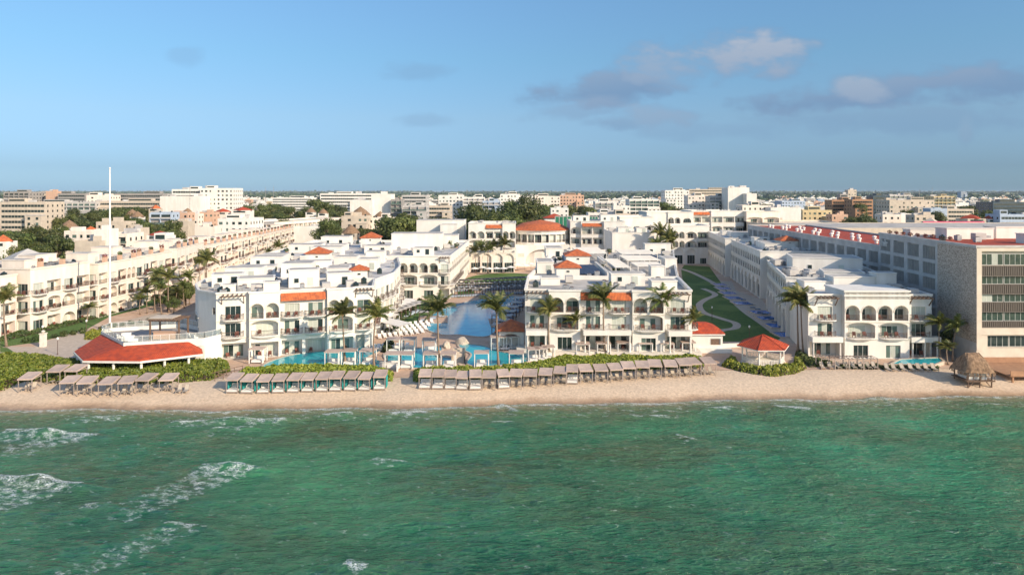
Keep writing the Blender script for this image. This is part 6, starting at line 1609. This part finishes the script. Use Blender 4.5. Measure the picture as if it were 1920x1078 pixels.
# ---------------------------------------------------------------- sea
def seamat():
    m, nt, b = _mat('sea_water'); N = nt.nodes; L = nt.links
    geo = N.new('ShaderNodeNewGeometry'); pos = geo.outputs['Position']; sx = N.new('ShaderNodeSeparateXYZ'); L.new(pos, sx.inputs['Vector'])
    def nz(sc, det, scale=(1,1,1), rot=0):
        mr_ = N.new('ShaderNodeMapping'); mr_.inputs['Rotation'].default_value = (0,0,rot); L.new(pos, mr_.inputs['Vector'])
        mp = N.new('ShaderNodeMapping'); mp.inputs['Scale'].default_value = scale; L.new(mr_.outputs['Vector'], mp.inputs['Vector'])
        n = N.new('ShaderNodeTexNoise'); n.inputs['Scale'].default_value = sc; n.inputs['Detail'].default_value = det; L.new(mp.outputs['Vector'], n.inputs['Vector']); return n.outputs['Fac']
    def mr(v, a, c, lo=0, hi=1):
        r = N.new('ShaderNodeMapRange'); r.inputs['From Min'].default_value = a; r.inputs['From Max'].default_value = c; r.inputs['To Min'].default_value = lo; r.inputs['To Max'].default_value = hi; L.new(v, r.inputs['Value']); return r.outputs['Result']
    def mix(f, a, c):
        x = N.new('ShaderNodeMix'); x.data_type = 'RGBA'; L.new(f, x.inputs['Factor'])
        for k, v in (('A',a),('B',c)):
            if isinstance(v, tuple): x.inputs[k].default_value = (*v,1)
            else: L.new(v, x.inputs[k])
        return x.outputs['Result']
    def mul(a, c):
        x = N.new('ShaderNodeMath'); x.operation = 'MULTIPLY'; L.new(a, x.inputs[0])
        if isinstance(c, float): x.inputs[1].default_value = c
        else: L.new(c, x.inputs[1])
        return x.outputs[0]
    deep, mid, lite = (.010,.090,.045), (.026,.155,.074), (.060,.25,.118)
    c = mix(mr(nz(.045,5,(1,1.6,1)), .38, .62), deep, mid)
    right = mr(sx.outputs['X'], -10, 45)
    c = mix(mul(mr(nz(.03,4,(1,1.3,1),.3), .45, .65), .85), c, lite)
    c = mix(mr(sx.outputs['Y'], 78, 50, 0, .55), c, (.006,.070,.042))
    c = mix(mul(mr(nz(.05,5,(1,1.4,1),.5), .4, .62), mul(mr(sx.outputs['X'], 8, 45), mr(sx.outputs['Y'], 62, 80))), c, (.034,.26,.135))
    # sea grass and reef patches, thicker towards the shore
    shore = mr(sx.outputs['Y'], 70, 100); pat = mr(nz(.07,8,(.6,1.3,1),.1), .47, .62)
    c = mix(mul(mul(pat, mr(sx.outputs['Y'], 52, 96, .25, 1.0)), mr(sx.outputs['X'], 10, 60, 1.0, .55)), c, (.060,.080,.034))
    c = mix(mul(mul(mr(nz(.16,6,(.7,1.2,1),-.3), .55, .68), shore), .6), c, (.12,.11,.05))
    dn = N.new('ShaderNodeAttribute'); dn.attribute_name = 'depth'; 
    c = mix(mr(dn.outputs['Fac'], 0, 11, .9, 0), c, (.14,.165,.08)); c = mix(mr(dn.outputs['Fac'], 0, 3.2, .95, 0), c, (.40,.32,.20))
    def ridge0(v):
        x = N.new('ShaderNodeMath'); x.operation = 'MULTIPLY_ADD'; x.inputs[1].default_value = 2; x.inputs[2].default_value = -1; L.new(v, x.inputs[0])
        y = N.new('ShaderNodeMath'); y.operation = 'ABSOLUTE'; L.new(x.outputs[0], y.inputs[0]); z = N.new('ShaderNodeMath'); z.operation = 'SUBTRACT'; z.inputs[0].default_value = 1; L.new(y.outputs[0], z.inputs[1]); return z.outputs[0]
    R1 = ridge0(nz(.34,8,(.5,1.5,1),.22)); R2 = ridge0(nz(1.1,8,(.45,1.4,1),-.10))
    c = mix(mul(mr(R1,.80,1.0), .5), c, (.05,.18,.09)); c = mix(mul(mr(R2,.84,1.0), .38), c, (.09,.19,.12))  # crests mixed lighter: light through thin water put into the colour
    at = N.new('ShaderNodeAttribute'); at.attribute_name = 'foam'
    fn = nz(1.1,12,(.8,1.3,1),.3); fn2 = nz(6.5,6,(.7,1.3,1),.2)
    ad = N.new('ShaderNodeMath'); ad.operation = 'ADD'; L.new(at.outputs['Fac'], ad.inputs[0]); L.new(mr(fn,.3,.7,-.42,.42), ad.inputs[1])
    fm = mr(ad.outputs[0], .27, .85); fm2 = mul(fm, mr(fn2, .40, .60, .08, 1)); c = mix(fm2, c, (.74,.79,.80))
    L.new(c, b.inputs['Base Color']); L.new(mr(fm2, 0, 1, .10, .8), b.inputs['Roughness']); b.inputs['IOR'].default_value = 1.33; b.inputs['Specular IOR Level'].default_value = .36
    def ridge(v):                                            # sharp crests
        x = N.new('ShaderNodeMath'); x.operation = 'MULTIPLY_ADD'; x.inputs[1].default_value = 2; x.inputs[2].default_value = -1; L.new(v, x.inputs[0])
        y = N.new('ShaderNodeMath'); y.operation = 'ABSOLUTE'; L.new(x.outputs[0], y.inputs[0]); z = N.new('ShaderNodeMath'); z.operation = 'SUBTRACT'; z.inputs[0].default_value = 1; L.new(y.outputs[0], z.inputs[1]); return z.outputs[0]
    h1 = R1; h2 = R2; h3 = nz(4.2,5,(.6,1.3,1),.1)
    a1 = N.new('ShaderNodeMath'); a1.operation = 'MULTIPLY_ADD'; a1.inputs[1].default_value = .6; L.new(h2, a1.inputs[0]); L.new(h1, a1.inputs[2])
    a2 = N.new('ShaderNodeMath'); a2.operation = 'MULTIPLY_ADD'; a2.inputs[1].default_value = .35; L.new(h3, a2.inputs[0]); L.new(a1.outputs[0], a2.inputs[2])
    bp = N.new('ShaderNodeBump'); bp.inputs['Strength'].default_value = 1.0; bp.inputs['Distance'].default_value = .65; L.new(a2.outputs[0], bp.inputs['Height']); L.new(bp.outputs['Normal'], b.inputs['Normal'])
    return m
M['sea'] = seamat()
# breakers: (px0,py0,px1,py1, thickness in metres, strength, trail length, trail drift)
BR = [(15,809,90,812,.32,1.0,3,-1),(90,812,182,817,.32,1.0,8,-5),(-10,896,75,902,.40,1.0,9,-1),(75,902,150,912,.40,1.0,13,-8),(325,793,440,790,.25,.9,1.6,0),(440,790,537,787,.28,1.0,1.8,0),
 (150,785,250,779,.18,.8,2,-1),(385,874,432,877,.32,.95,10,-5),(432,877,484,882,.28,.95,13,-8),(605,779,655,775,.25,1.0,1,0),(735,775,800,772,.9,.7,2.5,1),(1322,767,1372,765,.22,1.0,1,0),(1455,762,1515,768,.9,.68,2,0),
 (1180,779,1272,781,.25,.62,1.2,0),(650,1058,684,1068,.4,1.0,1.2,0),(520,752,560,750,.3,.6,1,0),(940,757,965,768,.6,.65,1,0),(1650,745,1700,752,.5,.65,2,0),(310,981,388,987,.22,.72,14,-9),(1820,755,1900,760,.3,.55,1,0),(920,791,960,790,.15,.6,.5,0),(165,945,205,942,.5,.55,1.5,-1),(400,805,470,802,.5,.52,3,-1),(700,862,760,866,.5,.45,2,0),(1270,815,1300,822,.5,.5,1.5,0)]
BRW = [(Vector(P(a,b_,.1)), Vector(P(c_,d_,.1)), th, st, tl, dr) for a,b_,c_,d_,th,st,tl,dr in BR]
def foam(x, y):
    f = 0.0; p = Vector((x,y))
    for a, c, th, st, tl, dr in BRW:
        if x < min(a.x,c.x)-tl-10 or x > max(a.x,c.x)+tl+10: continue
        d = c-a; t = (p-a).dot(d)/d.length_squared; tt = max(0,min(1,t)); q = a+d*tt; dist = (p-q).length
        f = max(f, 1.35*st*max(0, 1-dist/(th*1.2)))
        if y < q.y and tl > 0:                               # foam left drifting behind the crest (towards open water)
            k = (q.y-y)/tl
            if k < 1:
                xx = x-dr*k; t2 = (xx-a.x)/(c.x-a.x)
                if -.1 < t2 < 1.1: f = max(f, st*(.52-.24*k)*min(1, (t2+.1)/.25, (1.1-t2)/.25))
    e = (y-yw(x))
    if -1.3 < e: f = max(f, .60-abs(e+.45)*.38+.25*noise.noise(Vector((x*.12,3,1))))
    elif -6 < e: f = max(f, .16*(1+noise.noise(Vector((x*.09,y*.3,7)))) )
    return f
def seaz(x, y):
    if y > 118: return -1.5
    a = .17*noise.noise(Vector((x*.11+y*.02,y*.26,0)))+.11*noise.noise(Vector((x*.3-y*.06,y*.62,5)))+.055*noise.noise(Vector((x*.8,y*1.5,9)))
    dp = max(0, min(1, (yw(x)-y)/6)); z = a*(.15+.85*dp)*1.25
    for p0, c, th, st, tl, dr in BRW:
        if min(p0.x,c.x)-3 < x < max(p0.x,c.x)+3:
            t = max(0,min(1,(x-p0.x)/(c.x-p0.x))); yy = p0.y+(c.y-p0.y)*t
            if abs(y-yy) < 3: k = (y-yy); z += .45*st*math.exp(-(k*.9)**2)*(.5+.5*dp)*(min(1,(x-min(p0.x,c.x)+3)/3, (max(p0.x,c.x)+3-x)/3))
    return z
xs = [-2000,-900]+[-420+25*i for i in range(12)]+[-140+.42*i for i in range(667)]+[145+25*i for i in range(12)]+[900,2000]
ys = [-2500,-1000,-300,-100,-20,10,25,36,42]+[46+.34*i for i in range(188)]+[110.5,112,114]
o = grid('sea', xs, ys, seaz, M['sea']); struct(o); me = o.data
fa = me.attributes.new('foam','FLOAT','POINT'); da = me.attributes.new('depth','FLOAT','POINT')
fv = [0.0]*len(me.vertices); dv = [0.0]*len(me.vertices)
for i, v in enumerate(me.vertices):
    x, y = v.co.x, v.co.y
    fv[i] = foam(x,y) if (y > 40 and abs(x) < 200) else 0.0; dv[i] = max(0, yw(x)-y)
fa.data.foreach_set('value', fv); da.data.foreach_set('value', dv)
b = MB(); b.face([(-2500,-3000,-4),(2500,-3000,-4),(2500,90,-2.2),(-2500,90,-2.2)]); struct(b.build('sea_bed', M['sand']))
# ---------------------------------------------------------------- light, sky, air, camera
SUN_EL, SX, SY = math.radians(26), .78, -.63
sd = Vector((SX,SY,0)).normalized()*math.cos(SUN_EL)+Vector((0,0,math.sin(SUN_EL)))
li = bpy.data.lights.new('sun','SUN'); li.energy = 4.5; li.angle = math.radians(.53); li.color = (1,.83,.63)
so = bpy.data.objects.new('sun', li); COL.objects.link(so); so.rotation_euler = sd.to_track_quat('Z','Y').to_euler(); so.location = (100,-80,120)
w = bpy.data.worlds.new('World'); SC.world = w; w.use_nodes = True; nt = w.node_tree; N = nt.nodes; L = nt.links
bg = N['Background']; sky = N.new('ShaderNodeTexSky'); sky.sky_type = 'NISHITA'; sky.sun_disc = False; sky.sun_elevation = SUN_EL; sky.sun_rotation = math.atan2(SX,SY)
sky.air_density = 1.0; sky.dust_density = .6; sky.ozone_density = 2.0; sky.altitude = 30
bg.inputs['Strength'].default_value = .15
tc = N.new('ShaderNodeTexCoord'); sp = N.new('ShaderNodeSeparateXYZ'); L.new(tc.outputs['Generated'], sp.inputs['Vector'])
def mth(op, a, c=None, d=None):
    x = N.new('ShaderNodeMath'); x.operation = op
    for i, v in enumerate((a,c,d)):
        if v is None: continue
        if isinstance(v,(int,float)): x.inputs[i].default_value = v
        else: L.new(v, x.inputs[i])
    return x.outputs[0]
az = mth('DIVIDE', sp.outputs['X'], mth('MAXIMUM', sp.outputs['Y'], .05)); el_ = mth('DIVIDE', sp.outputs['Z'], mth('MAXIMUM', sp.outputs['Y'], .05))
def cl(px, py): return ((px-960)/F, (HY-py)/F)
cv = N.new('ShaderNodeCombineXYZ'); L.new(az, cv.inputs['X']); L.new(el_, cv.inputs['Y'])
def cnoise(sc, stretch, det=8, off=0.0):
    mp = N.new('ShaderNodeMapping'); mp.inputs['Scale'].default_value = stretch; mp.inputs['Location'].default_value = (off,off*.7,0); L.new(cv.outputs['Vector'], mp.inputs['Vector'])
    n = N.new('ShaderNodeTexNoise'); n.inputs['Scale'].default_value = sc; n.inputs['Detail'].default_value = det; n.inputs['Roughness'].default_value = .55; L.new(mp.outputs['Vector'], n.inputs['Vector']); return n.outputs['Fac']
n1 = cnoise(9,(1,2.1,1)); n2 = cnoise(26,(1,1.8,1),6,3.1)
nn = mth('ADD', mth('MULTIPLY', n1, .7), mth('MULTIPLY', n2, .3))
# cloud banks: centre px, half sizes, slope, brightness (1 sunlit, 0 grey), opacity
CL = [(1355,108,150,34,-.05,1.0,.85),(1270,130,90,34,0,.85,.7),(1150,168,150,30,-.12,.1,.8),(1075,205,80,20,-.1,.6,.4),(1235,218,65,22,0,.8,.55),(1160,232,60,14,0,.2,.5),
 (1605,165,55,26,0,.95,.75),(1740,155,190,30,-.12,.3,.8),(1560,190,150,26,-.05,.05,.8),(1850,150,110,34,-.1,.1,.75),(1700,225,260,24,.02,.12,.35),(1812,250,16,28,-.3,.8,.35),(795,135,60,14,0,.2,.25),(795,228,50,12,0,.2,.25),(345,103,30,14,0,.6,.2),(1350,245,160,16,0,.2,.25)]
col = None; dens = None
for (px,py,a,h_,slo,br,op) in CL:
    cx_, cy_ = cl(px,py); a *= 1.25/F; h_ *= 1.25/F; dx = mth('SUBTRACT', az, cx_); dy = mth('SUBTRACT', mth('SUBTRACT', el_, cy_), mth('MULTIPLY', dx, -slo))
    e = mth('SQRT', mth('ADD', mth('POWER', mth('DIVIDE', dx, a), 2), mth('POWER', mth('DIVIDE', dy, h_), 2)))
    m_ = mth('SUBTRACT', 1.15, e); v = mth('ADD', mth('MULTIPLY', m_, .7), mth('MULTIPLY', mth('SUBTRACT', nn, .47), 2.5))
    r = N.new('ShaderNodeMapRange'); r.interpolation_type = 'SMOOTHSTEP'; r.inputs['From Min'].default_value = .05; r.inputs['From Max'].default_value = .66; r.inputs['To Max'].default_value = op; L.new(v, r.inputs['Value']); d_ = r.outputs['Result']
    # sun from the right and above: upper parts brighter
    b_ = mth('MULTIPLY', d_, mth('MAXIMUM', mth('ADD', br*.9, mth('MULTIPLY', mth('DIVIDE', dy, h_), .35)), 0))
    dens = d_ if dens is None else mth('MAXIMUM', dens, d_); col = b_ if col is None else mth('MAXIMUM', col, b_)
front = mth('GREATER_THAN', sp.outputs['Y'], .1); dens = mth('MULTIPLY', dens, front)
cm = N.new('ShaderNodeMix'); cm.data_type = 'RGBA'; cm.inputs['A'].default_value = (1.0,1.6,2.55,1); cm.inputs['B'].default_value = (2.35,2.6,3.1,1); L.new(mth('MINIMUM', col, 1), cm.inputs['Factor'])
tint = N.new('ShaderNodeMix'); tint.data_type = 'RGBA'; tint.blend_type = 'MULTIPLY'; fr_ = N.new('ShaderNodeMapRange'); fr_.interpolation_type = 'SMOOTHSTEP'; fr_.inputs['From Min'].default_value = -.35; fr_.inputs['From Max'].default_value = .25; L.new(sp.outputs['Y'], fr_.inputs['Value']); L.new(fr_.outputs['Result'], tint.inputs['Factor'])
tr = N.new('ShaderNodeValToRGB'); e = tr.color_ramp.elements
e[0].position = 0; e[0].color = TINT[0][1]; e[1].position = TINT[-1][0]; e[1].color = TINT[-1][1]
for p_, c_ in TINT[1:-1]: k = e.new(p_); k.color = c_
L.new(mth('MAXIMUM', sp.outputs['Z'], 0), tr.inputs['Fac']); L.new(sky.outputs['Color'], tint.inputs['A']); L.new(tr.outputs['Color'], tint.inputs['B'])
fin = N.new('ShaderNodeMix'); fin.data_type = 'RGBA'; L.new(dens, fin.inputs['Factor']); L.new(tint.outputs['Result'], fin.inputs['A']); L.new(cm.outputs['Result'], fin.inputs['B'])
L.new(fin.outputs['Result'], bg.inputs['Color'])
cam = bpy.data.cameras.new('camera'); co = bpy.data.objects.new('camera', cam); COL.objects.link(co); co.location = (0,0,H); co.rotation_euler = (math.pi/2,0,0)
cam.lens = 24; cam.sensor_width = 36; cam.shift_y = -(539-HY)/1920; cam.clip_end = 80000; cam.clip_start = 1; SC.camera = co
SC.view_settings.view_transform = 'Standard'; SC.view_settings.look = 'None'; SC.view_settings.exposure = EXPO; SC.view_settings.gamma = 1
hz = MB(); hz.box(-46000,-3100,-6,46000,71000,46); ho = hz.build('haze', None); ho['kind'] = 'stuff'
hm = bpy.data.materials.new('haze_air'); hm.use_nodes = True; hn = hm.node_tree; hn.nodes.clear()
out = hn.nodes.new('ShaderNodeOutputMaterial'); pv = hn.nodes.new('ShaderNodeVolumePrincipled'); pv.inputs['Density'].default_value = HAZE; pv.inputs['Color'].default_value = (.75,.87,1,1); pv.inputs['Anisotropy'].default_value = .0
hn.links.new(pv.outputs['Volume'], out.inputs['Volume']); ho.data.materials.clear(); ho.data.materials.append(hm)
finish_labels()
